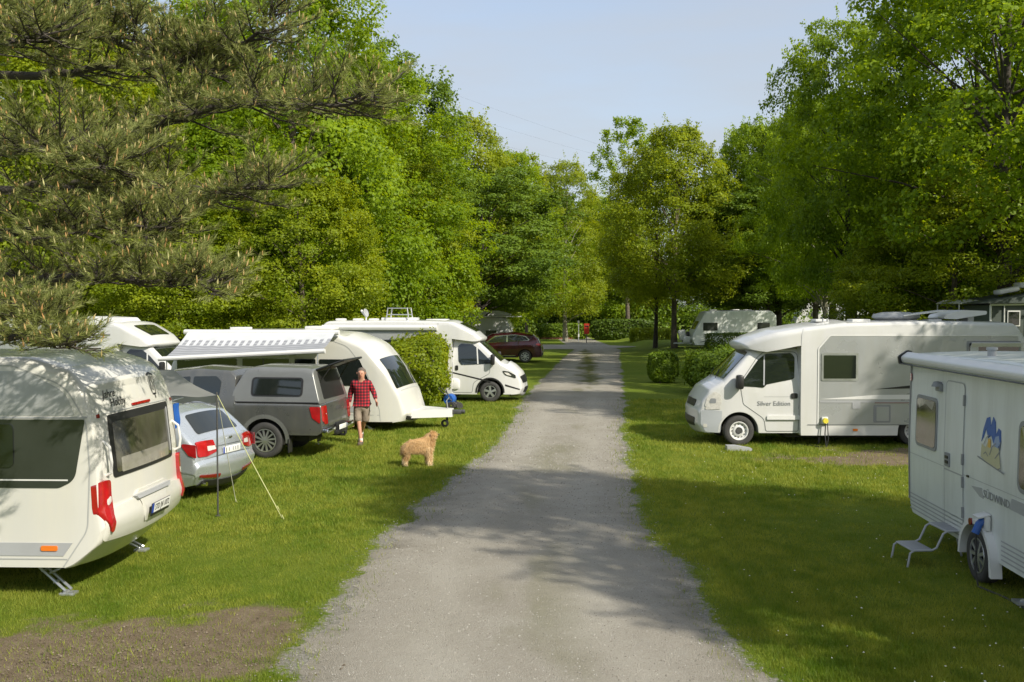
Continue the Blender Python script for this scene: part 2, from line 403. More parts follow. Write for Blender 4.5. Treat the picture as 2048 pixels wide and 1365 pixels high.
# ---------------------------------------------------------------- grass blades, pebbles, daisies (nobody could count them)
def blades(n, xr, yfun, hscale, seed, keep):
    r = np.random.default_rng(seed)
    y = yfun(r.random(n)); x = (r.random(n) * 2 - 1) * (y * .56 + .6); k = keep(x, y, r); x = x[k]; y = y[k]; n = len(x)
    tuft = fbm(x * 2.5, y * 2.5, 77); far = np.clip(y / 14, .75, 2.4)
    h = (.020 + .034 * r.random(n)) * (.35 + 1.3 * tuft) * hscale * np.clip(far, .9, 1.5); wd = .0042 * far * (.7 + .6 * r.random(n))
    an = r.random(n) * 2 * np.pi; le = (r.random(n) * .9 + .15) * h; la = r.random(n) * 2 * np.pi
    b = np.stack([x, y, np.full(n, -.012)], -1); dx = np.stack([np.cos(an) * wd, np.sin(an) * wd, 0 * x], -1)
    t = b + np.stack([np.cos(la) * le, np.sin(la) * le, h + .012], -1)
    V = np.stack([b - dx, b + dx, t], 1).reshape(-1, 3); F = np.arange(3 * n).reshape(-1, 3)
    va = np.clip(-.50 + .85 * fbm(x * .7, y * .7, 78) + 1.0 * fbm(x * 5, y * 3.5, 81, 3) + .55 * (r.random(n) - .35), 0, 1)
    return V, F, np.repeat(va, 3)
def keep_lawn(x, y, r):
    d = road_d(x, y); dt = dirt(x, y)
    p = np.clip((-d - .02) * 3.5, 0, 1); p = np.maximum(p, (d > -.02) * (d < .25) * .06)
    p = p * (1 - .90 * np.clip(dt * 1.15, 0, 1)) * np.clip(.35 + 1.6 * fbm(x * 3, y * 3, 79), 0, 1)
    return (r.random(len(x)) < p)
leafmat('grass', (.105, .185, .010), (.335, .355, .055), trans=.35, rough=.6, tcol=1.4)
Vv, Ff, va = blades(1050000, None, lambda u: 7.6 * (34 / 7.6) ** (u ** 1.08), 1.0, 5, keep_lawn)
go = mesh_np('grass', Vv, Ff, M['grass'], attr={'var': va}); tag(go, 'short lawn grass blades on both sides of the track', 'grass', kind='stuff')
def blobs(n, px, py, s, seed, sub=0):
    r = np.random.default_rng(seed)
    o = np.array([(1, 0, 0), (-.5, .87, 0), (-.5, -.87, 0), (0, 0, .8), (0, 0, -.4)])
    f = np.array([(0, 1, 3), (1, 2, 3), (2, 0, 3)])
    V = o[None] * s[:, None, None] * (1 + .5 * (r.random((n, 5, 3)) - .5))
    a = r.random(n) * 6.3; c, si = np.cos(a)[:, None], np.sin(a)[:, None]
    V = np.stack([V[..., 0] * c - V[..., 1] * si, V[..., 0] * si + V[..., 1] * c, V[..., 2]], -1) + np.stack([px, py, np.full(n, .006)], -1)[:, None]
    return V.reshape(-1, 3), (f[None] + 5 * np.arange(n)[:, None, None]).reshape(-1, 3)
r_ = np.random.default_rng(12); n = 30000
y = 7.6 * (34 / 7.6) ** (r_.random(n) ** 1.5); t = r_.random(n); x = edgeL(y) * (1 - t) + edgeR(y) * t + (r_.random(n) - .5) * .9
s = (.003 + .009 * r_.random(n) ** 4) * np.clip(y / 10, 1, 2); V_, F_ = blobs(n, x, y, s, 1)
leafmat('pebble', (.18, .165, .135), (.46, .44, .39), trans=0, rough=.85)
pb = mesh_np('pebbles', V_, F_, M['pebble'], attr={'var': np.repeat(r_.random(n) ** 1.3, 5)}); tag(pb, 'loose pebbles scattered over the gravel track', 'gravel', kind='stuff')
n = 5200; x = -3.9 + r_.normal(0, 1.5, n); y = 8.5 + r_.normal(0, .8, n); k_ = dirt(x, y) > .25; x = x[k_]; y = y[k_]; n = len(x)
V_, F_ = blobs(n, x, y, .004 + .012 * r_.random(n) ** 3, 2)
leafmat('soil_crumb', (.07, .05, .03), (.27, .22, .16), trans=0, rough=.9)
pb = mesh_np('soil_crumbs', V_, F_, M['soil_crumb'], attr={'var': np.repeat(r_.random(n), 5)}); tag(pb, 'small crumbs and stones on the bare brown patch', 'soil', kind='stuff')
n = 230; y = 8 + 14 * r_.random(n) ** 1.5; x = edgeR(y) + .5 + r_.random(n) * 5.5
x[:40] = 6.4 + r_.random(40) * 1.0 ; y[:40] = 8.0 + .9 * r_.random(40)
s = .007 + .006 * r_.random(n); V_, F_ = blobs(n, x, y, s, 3); V_[:, 2] += .045
leafmat('daisy', (.75, .75, .70), (.85, .85, .8), trans=.2, rough=.6)
pb = mesh_np('daisies', V_, F_, M['daisy'], attr={'var': np.repeat(r_.random(n), 5)}); tag(pb, 'tiny white daisies dotted in the right hand lawn', 'flowers', kind='stuff')
# ================================================================ trees
leafmat('leaf_oak', (.090, .165, .005), (.270, .375, .015), trans=.50, tcol=1.75)
leafmat('leaf_yellow', (.115, .180, .006), (.325, .385, .018), trans=.50, tcol=1.6)
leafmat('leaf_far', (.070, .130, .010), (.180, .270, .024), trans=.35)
leafmat('leaf_grey', (.075, .105, .030), (.155, .190, .050), trans=.35)
leafmat('leaf_hedge', (.065, .125, .008), (.200, .290, .015), trans=.3)
leafmat('leaf_box', (.040, .080, .008), (.110, .170, .014), trans=.25)
leafmat('needle', (.11, .145, .035), (.35, .37, .12), trans=.15, rough=.5, tcol=1.2)
leafmat('candle', (.48, .26, .10), (.50, .48, .22), trans=.1, rough=.6)
pmat('bark', (.105, .085, .062), .9, var=.35, vscale=6, bump=1.0, bscale=18)
pmat('bark_pale', (.24, .225, .17), .9, var=.3, vscale=5, bump=.8, bscale=18)
pmat('bark_dark', (.055, .046, .036), .9, var=.3, vscale=6, bump=1.0, bscale=18)
def leaves(c, nrm, size, r, var, asp=.72):
    """diamond leaves: centre c (n,3), normal nrm, size (n)"""
    n = len(c); t = r.normal(size=(n, 3)); t[:, 2] -= .35
    nrm = nrm / np.linalg.norm(nrm, axis=1, keepdims=True)
    t = t - nrm * (t * nrm).sum(1, keepdims=True); t /= np.linalg.norm(t, axis=1, keepdims=True) + 1e-9
    b = np.cross(nrm, t); s = size[:, None]
    fold = nrm * s * .12
    V = np.stack([c - t * s * .5, c + b * s * .5 * asp + fold, c + t * s * .5, c - b * s * .5 * asp + fold], 1).reshape(-1, 3)
    return V, np.arange(4 * n).reshape(-1, 4), np.repeat(var, 4)
def crown(seed, Rr, zb, zt, nclump, per, leaf, prof='round', flat=.62, crs=(.13, .24), sprig=.25, inner=.45, lob=.22):
    r = np.random.default_rng(seed)
    h = r.random(nclump) ** .9; a = r.random(nclump) * 2 * np.pi
    if prof == 'round': pr = np.sqrt(np.clip(1 - (2 * (h * .93 + .035) - 1) ** 2, 0, 1)) ** .8
    elif prof == 'oval': pr = np.clip(np.sin(np.pi * (h * .9 + .07) ** .75), 0, 1) ** .7
    elif prof == 'cone': pr = np.clip((1 - h) * 1.05 + .08, 0, 1) ** .75 * np.clip(h * 6 + .5, 0, 1)
    elif prof == 'broad': pr = np.clip(1.08 - h ** 2.6, 0.05, 1) ** .8 * np.clip(h * 3 + .72, 0, 1)
    lobe = 1 + lob * (np.sin(a * 2 + seed) * .5 + np.sin(a * 3 + h * 7 + seed * 2) * .6 + np.sin(a * 5 - h * 11) * .4)
    q = inner + (1 - inner) * r.random(nclump) ** .55
    rad = Rr * pr * lobe * q
    C = np.stack([np.cos(a) * rad, np.sin(a) * rad, zb + (zt - zb) * h], -1)
    rc = Rr * (crs[0] + (crs[1] - crs[0]) * r.random(nclump)) * (1.1 - .35 * h)
    ax = np.stack([np.cos(a), np.sin(a), .35 + .9 * (h - .3)], -1)
    npc = np.maximum(8, (per * (rc / rc.mean()) ** 1.6).astype(int)); idx = np.repeat(np.arange(nclump), npc); n = len(idx)
    d = r.normal(size=(n, 3)) + ax[idx] * .55; d[:, 2] += .25; d /= np.linalg.norm(d, axis=1, keepdims=True)
    rr = .72 + .34 * r.random(n) ** 1.2
    lump = 1 + .28 * np.sin(d[:, 0] * 7 + idx) * np.sin(d[:, 1] * 6 + idx * 2.1) + .15 * np.sin(d[:, 2] * 13 + idx)
    p = C[idx] + d * (rc[idx] * rr * lump)[:, None] * np.array([1, 1, flat])
    nm = d * .9 + ax[idx] * .3 + r.normal(size=(n, 3)) * .55 + np.array([0, 0, .45])
    cv = r.random(nclump) * .5
    var = np.clip(cv[idx] + .5 * r.random(n), 0, 1)
    # sprigs: short leafy shoots that break the outline
    k = int(nclump * sprig * 4)
    if k:
        ci = r.integers(0, nclump, k); sd_ = ax[ci] * .8 + r.normal(size=(k, 3)) * .5; sd_[:, 2] += .5; sd_ /= np.linalg.norm(sd_, axis=1, keepdims=True)
        L = rc[ci] * (.45 + .6 * r.random(k)); m = 16; t = np.tile(np.linspace(.1, 1, m), k); ki = np.repeat(np.arange(k), m)
        st = C[ci] + sd_ * (rc[ci] * .8)[:, None]
        ps = st[ki] + sd_[ki] * (L[ki] * t)[:, None] + r.normal(size=(k * m, 3)) * leaf * .55
        p = np.concatenate([p, ps]); nm = np.concatenate([nm, r.normal(size=(k * m, 3)) + np.array([0, 0, .5])]); var = np.concatenate([var, np.clip(cv[ci][ki] + .3 + .3 * r.random(k * m), 0, 1)])
    size = leaf * (.65 + .7 * r.random(len(p)))
    V, F, va = leaves(p, nm, size, r, var)
    return V, F, va, C
def limbs(seed, C, zb, H, tr, nl=26, lean=0, stems=1):
    r = random.Random(seed); mb = MB()
    for s_ in range(stems):
        ox = (s_ - (stems - 1) / 2) * tr * 2.2
        pts = []; rad = []
        for i in range(9):
            t = i / 8; z = H * .86 * t - .15
            pts.append((ox * (1 + t * 2.2) + lean * z + (math.sin(t * 5 + seed + s_) * tr * .5), math.cos(t * 4 + seed) * tr * .4, z))
            rad.append(tr * ((1 - t) ** .8 * .9 + .10) * (1.35 if i == 0 else 1))
        mb.tube(pts, rad, 10)
        for k in range(nl // stems):
            c = C[r.randrange(len(C))]
            z0 = max(zb * .75, min(c[2] * .8, H * .75)) * r.uniform(.75, 1); t = min(1, max(0, (z0 + .15) / (H * .86)))
            i = min(7, int(t * 8)); f = t * 8 - i; a = Vector(pts[i]).lerp(Vector(pts[i + 1]), f); b = Vector(c)
            m_ = a.lerp(b, .5) + Vector((r.uniform(-.3, .3), r.uniform(-.3, .3), .3)); rr = tr * .30 * (1 - t * .5)
            mb.tube([a, a.lerp(m_, .5) + Vector((0, 0, .05)), m_, m_.lerp(b, .6), b], [rr, rr * .8, rr * .55, rr * .35, rr * .12], 5, cap=False)
    return mb
VARS = {}
def variety(key, mat, bark, seed, Rr, zb, zt, nclump, per, leaf, tr, stems=1, nl=26, **kw):
    V, F, va, C = crown(seed, Rr, zb, zt, nclump, per, leaf, **kw)
    VARS[key] = dict(V=V, F=F, va=va, C=C, mat=mat, bark=bark, seed=seed, zb=zb, H=zt, tr=tr, stems=stems, nl=nl, first=None)
def tree(key, x, y, label, group=None, s=1.0, sz=None, rz=0, cat='tree', name='tree', mat=None, bark=None, z=0):
    v = VARS[key]
    if v['first'] is None:
        t = thing(name, label, cat, (x, y, z), rz, group)
        tk = limbs(v['seed'], v['C'], v['zb'], v['H'], v['tr'], v['nl'], stems=v['stems']).build('trunk', M[bark or v['bark']], t, sharp=80)
        c = mesh_np('crown', v['V'], v['F'], M[mat or v['mat']], t, attr={'var': v['va']})
        v['first'] = t; v['V'] = v['F'] = v['va'] = None
    else:
        t = copy_tree(v['first']); t.location = (x, y, z); t.rotation_euler = (0, 0, rz); t.name = name
        for k in ('label', 'category', 'group'):
            if k in t: del t[k]
        tag(t, label, cat, group)
        for ch in t.children:
            want = M[mat or v['mat']] if ch.name.startswith('crown') else M[bark or v['bark']]
            if ch.material_slots[0].material != want:
                ch.material_slots[0].link = 'OBJECT'; ch.material_slots[0].material = want
    t.scale = (s, s, sz or s)
    return t
variety('oak', 'leaf_oak', 'bark', 11, 5.2, 2.6, 17.5, 330, 250, .148, .30, prof='broad', lob=.25, nl=34)
variety('lime', 'leaf_oak', 'bark', 23, 4.4, 2.2, 13.5, 290, 225, .128, .24, prof='oval', flat=.7)
variety('hornbeam', 'leaf_yellow', 'bark', 37, 4.3, 2.0, 12.8, 300, 225, .124, .22, prof='oval', flat=.55, lob=.12)
variety('avenue', 'leaf_yellow', 'bark', 61, 4.3, 3.5, 13.4, 290, 225, .124, .19, prof='oval', flat=.6, lob=.15)
variety('maple', 'leaf_oak', 'bark_dark', 41, 6.0, 4.6, 18.0, 320, 240, .165, .30, prof='round', lob=.28, inner=.3, crs=(.10, .19), flat=.55, nl=46)
variety('wisp', 'leaf_far', 'bark', 53, 4.0, 6.0, 19.5, 120, 75, .17, .20, prof='oval', inner=.2, crs=(.10, .2), sprig=1.0)
G_L = 'broadleaf trees left of the track'; G_R = 'broadleaf trees right of the track'; G_B = 'trees in the wood behind'
def TX(px, Y): return (px - 1024) / 1991 * Y
# left of the track
tree('oak', TX(580, 43), 43, 'tall dark green oak towering above the pickup truck', G_L, 1.02, 1.12, .4)
tree('oak', TX(740, 47), 47, 'bushy green oak just behind the big camper van with the long awning case', G_L, .90, .84, 2.1)
tree('hornbeam', TX(930, 66), 66, 'yellow green hornbeam with a pointed crown behind the round hedge shrub', G_L, 1.12, 1.20, 1.2)
tree('hornbeam', TX(800, 50), 50, 'yellow green hornbeam tucked against the right side of the tall oak', G_L, .85, .92, 3.7)
tree('lime', TX(1010, 70), 70, 'mid green lime tree between the pointed hornbeam and the sky gap', G_L, .95, 1.02, 4.4)
tree('wisp', TX(1052, 84), 84, 'thin feathery tree top at the left rim of the sky gap', G_L, .75, .80, 1.0, mat='leaf_yellow')
tree('lime', TX(470, 40), 40, 'low leafy lime beside the tall oak on its left', G_L, .95, .80, .9)
tree('maple', TX(300, 46), 46, 'green maple seen through the pine twigs above the white awning', G_L, .95, .95, 2.9)
tree('lime', TX(130, 38), 38, 'leafy lime behind the pine at the left margin', G_L, 1.1, 1.05, 5.2, mat='leaf_yellow')
tree('oak', TX(-60, 41), 41, 'oak at the far left margin behind the pine branches', G_L, 1.0, 1.0, 3.0)
tree('hornbeam', TX(590, 36.5), 37.5, 'low bright hornbeam bough directly behind the striped sun awning', G_L, .72, .66, 5.5)
tree('hornbeam', TX(345, 36), 36.5, 'small bright tree behind the gap between camper van and awning', G_L, .70, .62, .5, bark='bark_dark')
# centre
tree('hornbeam', TX(1130, 96), 95, 'slender tree with a pale trunk left of the red bin', G_R, 1.02, 1.30, 2.2, bark='bark_pale')
tree('wisp', TX(1255, 104), 104, 'open crowned tree with loose twigs against the sky', G_B, 1.25, 1.14, .3, mat='leaf_oak')
tree('lime', TX(1192, 112), 112, 'rounded pale tree closing the view at the end of the track', G_B, 1.25, 1.12, .7)
tree('hornbeam', TX(1245, 112), 114, 'low rounded tree right of the red bin at the wood edge', G_B, 1.3, 1.15, 2.7)
tree('lime', TX(1105, 116), 116, 'rounded tree behind the slender pale trunk', G_B, 1.2, 1.18, 1.7)
tree('avenue', TX(1308, 76), 75, 'round crowned tree with a dark trunk behind the clipped shrub', G_R, .88, 1.08, 4.9, bark='bark_dark')
tree('avenue', TX(1348, 71.5), 71, 'yellow green tree with a grey trunk beside the far cream caravan', G_R, 1.15, 1.16, .8)
# right
tree('lime', TX(1500, 76), 76, 'dark green lime behind the far cream caravan', G_R, 1.0, 1.22, 1.7)
tree('maple', TX(1590, 66), 73, 'green lime rising above the tall hedge bush', G_R, .62, .92, 3.9)
tree('maple', TX(1693, 45), 45, 'big maple with a straight dark trunk behind the silver grey motorhome', G_R, .60, .88, 2.4)
tree('oak', TX(1945, 42), 42, 'broad leafy oak above the roof dish of the right motorhome', G_R, .92, 1.02, 5.0)
tree('maple', TX(2010, 36), 36, 'large maple at the right margin above the dark tent', G_R, 1.02, 1.04, .6)
tree('maple', TX(1640, 60), 61, 'maple with a brown trunk in front of the distant white vans', G_R, .66, .80, 1.1)
tree('maple', TX(1662, 52), 53, 'young maple with a trunk coloured pale for sunlight left of the big maple', G_R, .50, .80, 4.0, bark='bark_pale')  # pale bark here paints the sunlight on this trunk
tree('hornbeam', TX(1900, 38), 37.5, 'low bright hornbeam behind the roof box of the right motorhome', G_R, .82, .66, 3.1)
tree('hornbeam', TX(1790, 41), 40.5, 'bright leafy young tree just behind the right motorhome', G_R, .62, .50, 1.9)
# the trees that stand outside the picture and throw the shade on the right
G_S = 'trees beside the pitches outside the picture'
shade = [('oak', 14.2, 4.2, .86, .92, .2), ('maple', 24.0, 13.2, .74, .88, 1.0), ('oak', 17.8, 21.5, .90, .98, 2.0), ('oak', 13.5, -13, .8, .95, 3.3)]
slab = ['oak beside the shaded caravan', 'maple beyond the tail of the silver grey motorhome', 'oak behind the tail of the silver grey motorhome', 'oak behind the viewer right of the track', 'maple far right of the silver grey motorhome', 'oak far right of the shaded caravan']
for i, (k_, x_, y_, s_, z_, rz_) in enumerate(shade):
    tree(k_, x_, y_, slab[i], G_S, s_, z_, rz_)
# the wood behind
rb = random.Random(5); kinds = ['lime', 'oak', 'maple', 'hornbeam']
lab = 'tree standing in the shady wood behind the pitches'
wood = []
for i in range(15): wood.append((TX(-120 + i * 78 + rb.uniform(-20, 20), 62), 62 + rb.uniform(-4, 5)))
for i in range(7): wood.append((TX(1560 + i * 90 + rb.uniform(-20, 20), 64), 70 + rb.uniform(-4, 5)))
for i in range(16): wood.append((TX(-80 + i * 145, 118), 118 + rb.uniform(-6, 8)))
for x_, y_ in wood:
    px_ = 1024 + x_ / y_ * 1991
    far = y_ > 100
    hh = 1.0 if not far else .92
    if 900 < px_ < 1080: hh *= .62 if not far else .72
    if 1080 <= px_ < 1560: hh *= .68
    kd = rb.choice(kinds)
    if px_ > 1500 and not far: kd = 'maple'
    lab = '%s standing in the shady wood %s' % (kd, 'far beyond the crossing lane' if far else ('behind the left hand pitches' if x_ < 0 else 'behind the right hand pitches'))
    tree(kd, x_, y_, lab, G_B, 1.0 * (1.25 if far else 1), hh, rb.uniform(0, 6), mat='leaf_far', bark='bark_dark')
# undergrowth that closes the wood to the ground
def foliage_mass(n, pts, leaf, seed, rr):
    r = np.random.default_rng(seed); C = np.array(pts); idx = r.integers(0, len(C), n)
    d = r.normal(size=(n, 3)); d /= np.linalg.norm(d, axis=1, keepdims=True)
    p = C[idx] + d * rr * (.6 + .5 * r.random(n))[:, None] * np.array([1.2, 1, .8]); p[:, 2] = np.abs(p[:, 2])
    cv = r.random(len(C)); V, F, va = leaves(p, d + r.normal(size=(n, 3)) * .6 + np.array([0, 0, .4]), leaf * (.6 + .8 * r.random(n)), r, np.clip(cv[idx] * .5 + .5 * r.random(n), 0, 1))
    return V, F, va
pts = []
for i in range(420):
    side = rb.random()
    if side < .62: x_ = rb.uniform(-46, 1); y_ = 66 + rb.uniform(-6, 6) if x_ < -6 else 104 + rb.uniform(-3, 5)
    elif side < .8: x_ = rb.uniform(2, 24); y_ = 112 + rb.uniform(-3, 3)
    else: x_ = rb.uniform(22, 64); y_ = 98 + rb.uniform(-5, 6)
    pts.append((x_, y_, rb.uniform(.3, 3.6)))
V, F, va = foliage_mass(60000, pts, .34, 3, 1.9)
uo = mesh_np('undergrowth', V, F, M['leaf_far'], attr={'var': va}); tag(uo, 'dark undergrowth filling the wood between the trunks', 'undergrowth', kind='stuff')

# ---------------------------------------------------------------- hedges and shrubs
def hedge(name, label, cat, x0, x1, y0, y1, h, mat, n, leaf, seed, rnd=.12, rough=.06, rz=0, group=None, stray=0, z0=.05):
    """clipped box hedge or shrub: leaves on a rounded block"""
    r = np.random.default_rng(seed); cx, cy = (x0 + x1) / 2, (y0 + y1) / 2; a, b, c = (x1 - x0) / 2, (y1 - y0) / 2, (h - z0) / 2
    d = r.normal(size=(n, 3)); d /= np.linalg.norm(d, axis=1, keepdims=True)
    p = 2 / max(rnd, .05); s = (np.abs(d[:, 0]) ** p + np.abs(d[:, 1]) ** p + np.abs(d[:, 2]) ** p) ** (-1 / p)
    u = d * s[:, None]; wob = 1 + rough * (np.sin(u[:, 0] * 5 + seed) + np.sin(u[:, 1] * 6) + np.sin(u[:, 2] * 7 + u[:, 0] * 4)) / 2
    dep = 1 - .25 * r.random(n) ** 2.2 + .05 * r.random(n)
    q = u * (wob * dep)[:, None] * np.array([a, b, c])
    if stray:
        k = r.random(n) < stray; q[k] *= (1 + .18 * r.random(k.sum()))[:, None]; q[k, 2] += .1 * r.random(k.sum())
    q += np.array([0, 0, c + z0]); q[:, 2] = np.maximum(q[:, 2], .02)
    cl = vnoise(q[:, 0] * 4 + 50, q[:, 2] * 4 + q[:, 1] * 3 + 50, seed)
    V, F, va = leaves(q, u * .8 + r.normal(size=(n, 3)) * .55 + np.array([0, 0, .35]), leaf * (.6 + .8 * r.random(n)), r, np.clip(cl * .5 + .5 * r.random(n), 0, 1))
    t = thing(name, label, cat, (cx, cy, 0), rz, group)
    mesh_np('foliage', V, F, M[mat], t, attr={'var': va})
    mb = MB(); rr = random.Random(seed)
    for i in range(max(4, min(26, int((a + b) * 4)))):
        x, y = rr.uniform(-a * .7, a * .7), rr.uniform(-b * .7, b * .7); mb.tube([(x, y, -.05), (x * 1.02, y, h * .35), (x * 1.1 + rr.uniform(-.1, .1), y * 1.1, h * .8)], [.02, .015, .006], 5)
    tag(mb.build('stem', M['bark_dark'], t), kind='stuff')
    return t
q = P(835, 815)
hedge('hedge_shrub', 'rounded leafy green shrub between the white caravan and the large camper van', 'shrub', q.x - .98, q.x + .85, q.y - .2, q.y + 2.6, 2.15, 'leaf_yellow', 17000, .095, 5, rnd=.85, rough=.14, stray=.16)
q = P(1331, 768)
hedge('clipped_shrub', 'small clipped round shrub alone on the right lawn', 'shrub', q.x - .60, q.x + .60, q.y, q.y + 1.1, 1.30, 'leaf_hedge', 9000, .10, 6, rnd=.62, rough=.05, stray=.02)
q = P(1440, 795)
hedge('tall_hedge', 'tall loose hedge bush in front of the white motorhome windscreen', 'hedge', q.x - .75, q.x + 1.35, q.y, q.y + 3.2, 1.58, 'leaf_hedge', 17000, .10, 7, rnd=.7, rough=.14, stray=.16)
q = P(1465, 722)
hedge('box_hedge', 'dark flat topped box hedge in front of the far cream caravan', 'hedge', q.x - 1.45, q.x + 2.2, q.y, q.y + 1.0, 1.62, 'leaf_box', 9000, .10, 8, rnd=.16, rough=.02)
q = P(1308, 690)
hedge('low_hedge', 'bright low hedge behind the two tree trunks', 'hedge', q.x - 1.6, q.x + 1.9, q.y + 3, q.y + 4.2, 1.35, 'leaf_yellow', 6000, .13, 9, rnd=.2, rough=.04)
hedge('wood_hedge', 'long dark hedge behind the red bin at the wood edge', 'hedge', TX(1185, 100), TX(1300, 100), 98, 100.5, 2.0, 'leaf_box', 9000, .2, 10, rnd=.3, rough=.08)
hedge('wood_hedge', 'dark hedge behind the slender pale trunk', 'hedge', TX(1080, 101), TX(1176, 101), 102, 104.5, 1.5, 'leaf_hedge', 6000, .2, 11, rnd=.3, rough=.1)
hedge('lawn_hedge', 'sunlit hedge behind the right end of the far cream caravan', 'hedge', TX(1545, 68), TX(1665, 68), 68, 70, 1.75, 'leaf_yellow', 7000, .15, 12, rnd=.3, rough=.06)
hedge('lawn_hedge', 'low green hedge behind the roof of the silver grey motorhome', 'hedge', TX(1675, 50), TX(1815, 50), 50, 52, 2.1, 'leaf_hedge', 8000, .13, 14, rnd=.3, rough=.10)

# ---------------------------------------------------------------- the pine in the left foreground
def pine():
    r = random.Random(3); rn = np.random.default_rng(3)
    base = Vector((-9.6, 13.6, 0))
    t = thing('pine_tree', 'big pine reaching in from the left with long needles and orange candles', 'tree', base)
    tr = MB(); tr.tube([Vector((0, 0, -.2)), Vector((.1, 0, 2)), Vector((.0, .1, 5)), Vector((.25, 0, 8)), Vector((.1, 0, 12)), Vector((0, 0, 15))], [.42, .36, .30, .24, .15, .03], 14)
    tr.build('trunk', M['bark'], t, sharp=80)
    arms = [[(-250, 330, 13), (100, 285, 12.2), (290, 262, 11.6), (450, 205, 11.2), (610, 215, 10.8), (745, 190, 10.4)],
            [(-250, 150, 13), (60, 150, 12.5), (250, 130, 12), (400, 120, 11.8), (520, 70, 11.5), (560, 0, 11.4)],
            [(-250, 400, 13), (0, 380, 11.5), (230, 370, 11), (400, 385, 10.6), (545, 365, 10.2)],
            [(-250, 520, 13), (0, 560, 10.6), (200, 560, 9.8), (330, 562, 9.6), (430, 565, 9.4)],
            [(-250, 560, 12.6), (-60, 650, 9.6), (60, 676, 9.0), (140, 690, 8.8)],
            [(-250, -60, 13), (0, 30, 12.4), (150, 20, 12), (330, -50, 12)],
            [(-250, 300, 13), (0, 290, 10.6), (130, 300, 10), (230, 330, 9.8)],
            [(-250, 480, 13), (30, 470, 10.6), (210, 450, 10), (330, 460, 9.9)],
            [(-250, 130, 13), (0, 90, 11), (90, 70, 10.5)],
            [(-250, 10, 13), (200, 60, 12), (330, 120, 11.8), (440, 150, 11.5)],
            [(-250, 620, 12.6), (-80, 590, 9.8), (40, 612, 9.2), (100, 640, 9)]]
    mb = MB(); S = []; D = []
    def poly(p, t_):
        n_ = len(p) - 1; i = min(n_ - 1, int(t_ * n_)); return p[i].lerp(p[i + 1], t_ * n_ - i)
    for ai, A in enumerate(arms):
        p = [AT(*q) - base for q in A]
        hub = Vector((.1, 0, max(2.5, p[0].z)))
        if A[0][0] < 0: p[0] = hub
        L = sum((p[i + 1] - p[i]).length for i in range(len(p) - 1)); r0 = .018 + .0062 * L
        fine = [poly(p, i / 24) + Vector((r.uniform(-.05, .05), r.uniform(-.05, .05), r.uniform(-.05, .05))) for i in range(25)]
        mb.tube(fine, [r0 * (1 - .85 * i / 24) for i in range(25)], 7)
        ns = int(L / .135); 
        for k in range(ns):
            t_ = .22 + .78 * (k + r.random()) / ns
            if A[0][0] >= 0: t_ = (k + r.random()) / ns
            a = poly(p, t_); dr = (poly(p, min(1, t_ + .05)) - poly(p, max(0, t_ - .05))).normalized()
            side = -1 if k % 2 else 1; ang = side * r.uniform(.5, 1.25)
            dd = Matrix.Rotation(ang, 3, 'Z') @ dr; dd.z = dd.z * .4 + r.uniform(-.5, .6); dd.normalize()
            l = r.uniform(.55, 1.15) * (1.15 - .55 * t_) * (.45 if A[-1][1] > 600 else (.7 if A[-1][1] > 560 else 1))
            b = a + dd * l + Vector((0, 0, .08)); m_ = a + dd * l * .55
            mb.tube([a, m_, b], [.014, .009, .005], 4, cap=False)
            nt_ = int(l / .095)
            for j in range(nt_ + 1):
                q = (j + 1) / (nt_ + 1); o = a.lerp(m_, q * 2) if q < .5 else m_.lerp(b, q * 2 - 1)
                for s2 in ((-1, 1) if q < .95 else (0,)):
                    d2 = Matrix.Rotation(s2 * r.uniform(.5, 1.0), 3, 'Z') @ dd; d2.z += r.uniform(.0, .65); d2.normalize()
                    l2 = r.uniform(.08, .26) * (1.2 - .5 * q); e = o + d2 * l2
                    if s2: mb.tube([o, e], [.005, .003], 3, cap=False)
                    S.append(e - d2 * .10); D.append(d2)
    mb.build('branches', M['bark_dark'], t, sharp=80)
    S = np.array([tuple(v) for v in S]); D = np.array([tuple(v) for v in D]); n = len(S); K = 38
    D[:, 2] += .25; D /= np.linalg.norm(D, axis=1, keepdims=True)
    u = np.cross(D, [0.1, .2, 1.0]); u /= np.linalg.norm(u, axis=1, keepdims=True); v = np.cross(D, u)
    a = rn.random((n, K)) * 2 * np.pi; sp = .35 + .65 * rn.random((n, K))
    nd = D[:, None] * 1.0 + (u[:, None] * np.cos(a)[..., None] + v[:, None] * np.sin(a)[..., None]) * sp[..., None]
    nd /= np.linalg.norm(nd, axis=2, keepdims=True)
    o = S[:, None] + D[:, None] * (rn.random((n, K)) * .16)[..., None]; ln = (.055 + .04 * rn.random((n, K)))[..., None]
    wv = np.cross(nd, rn.normal(size=(n, K, 3))); wv /= np.linalg.norm(wv, axis=2, keepdims=True)
    V = np.stack([o - wv * .0026, o + wv * .0026, o + nd * ln], 2).reshape(-1, 3)
    cv = rn.random(n)[:, None] * .45 + .55 * rn.random((n, K)); F = np.arange(len(V)).reshape(-1, 3)
    nb = mesh_np('needles', V, F, M['needle'], t, attr={'var': np.repeat(cv.ravel(), 3)})
    # candles: upright spindles of new growth
    k = rn.random(n) < .45; c0 = S[k] + D[k] * .13; m = len(c0); ax = D[k] * .25 + np.array([0, 0, .9]) + rn.normal(size=(m, 3)) * .1; ax /= np.linalg.norm(ax, axis=1, keepdims=True)
    u = np.cross(ax, [1, .2, 0.1]); u /= np.linalg.norm(u, axis=1, keepdims=True); v = np.cross(ax, u)
    hl = .028 + .05 * rn.random(m); rw = .0065 + .0045 * rn.random(m)
    V = []
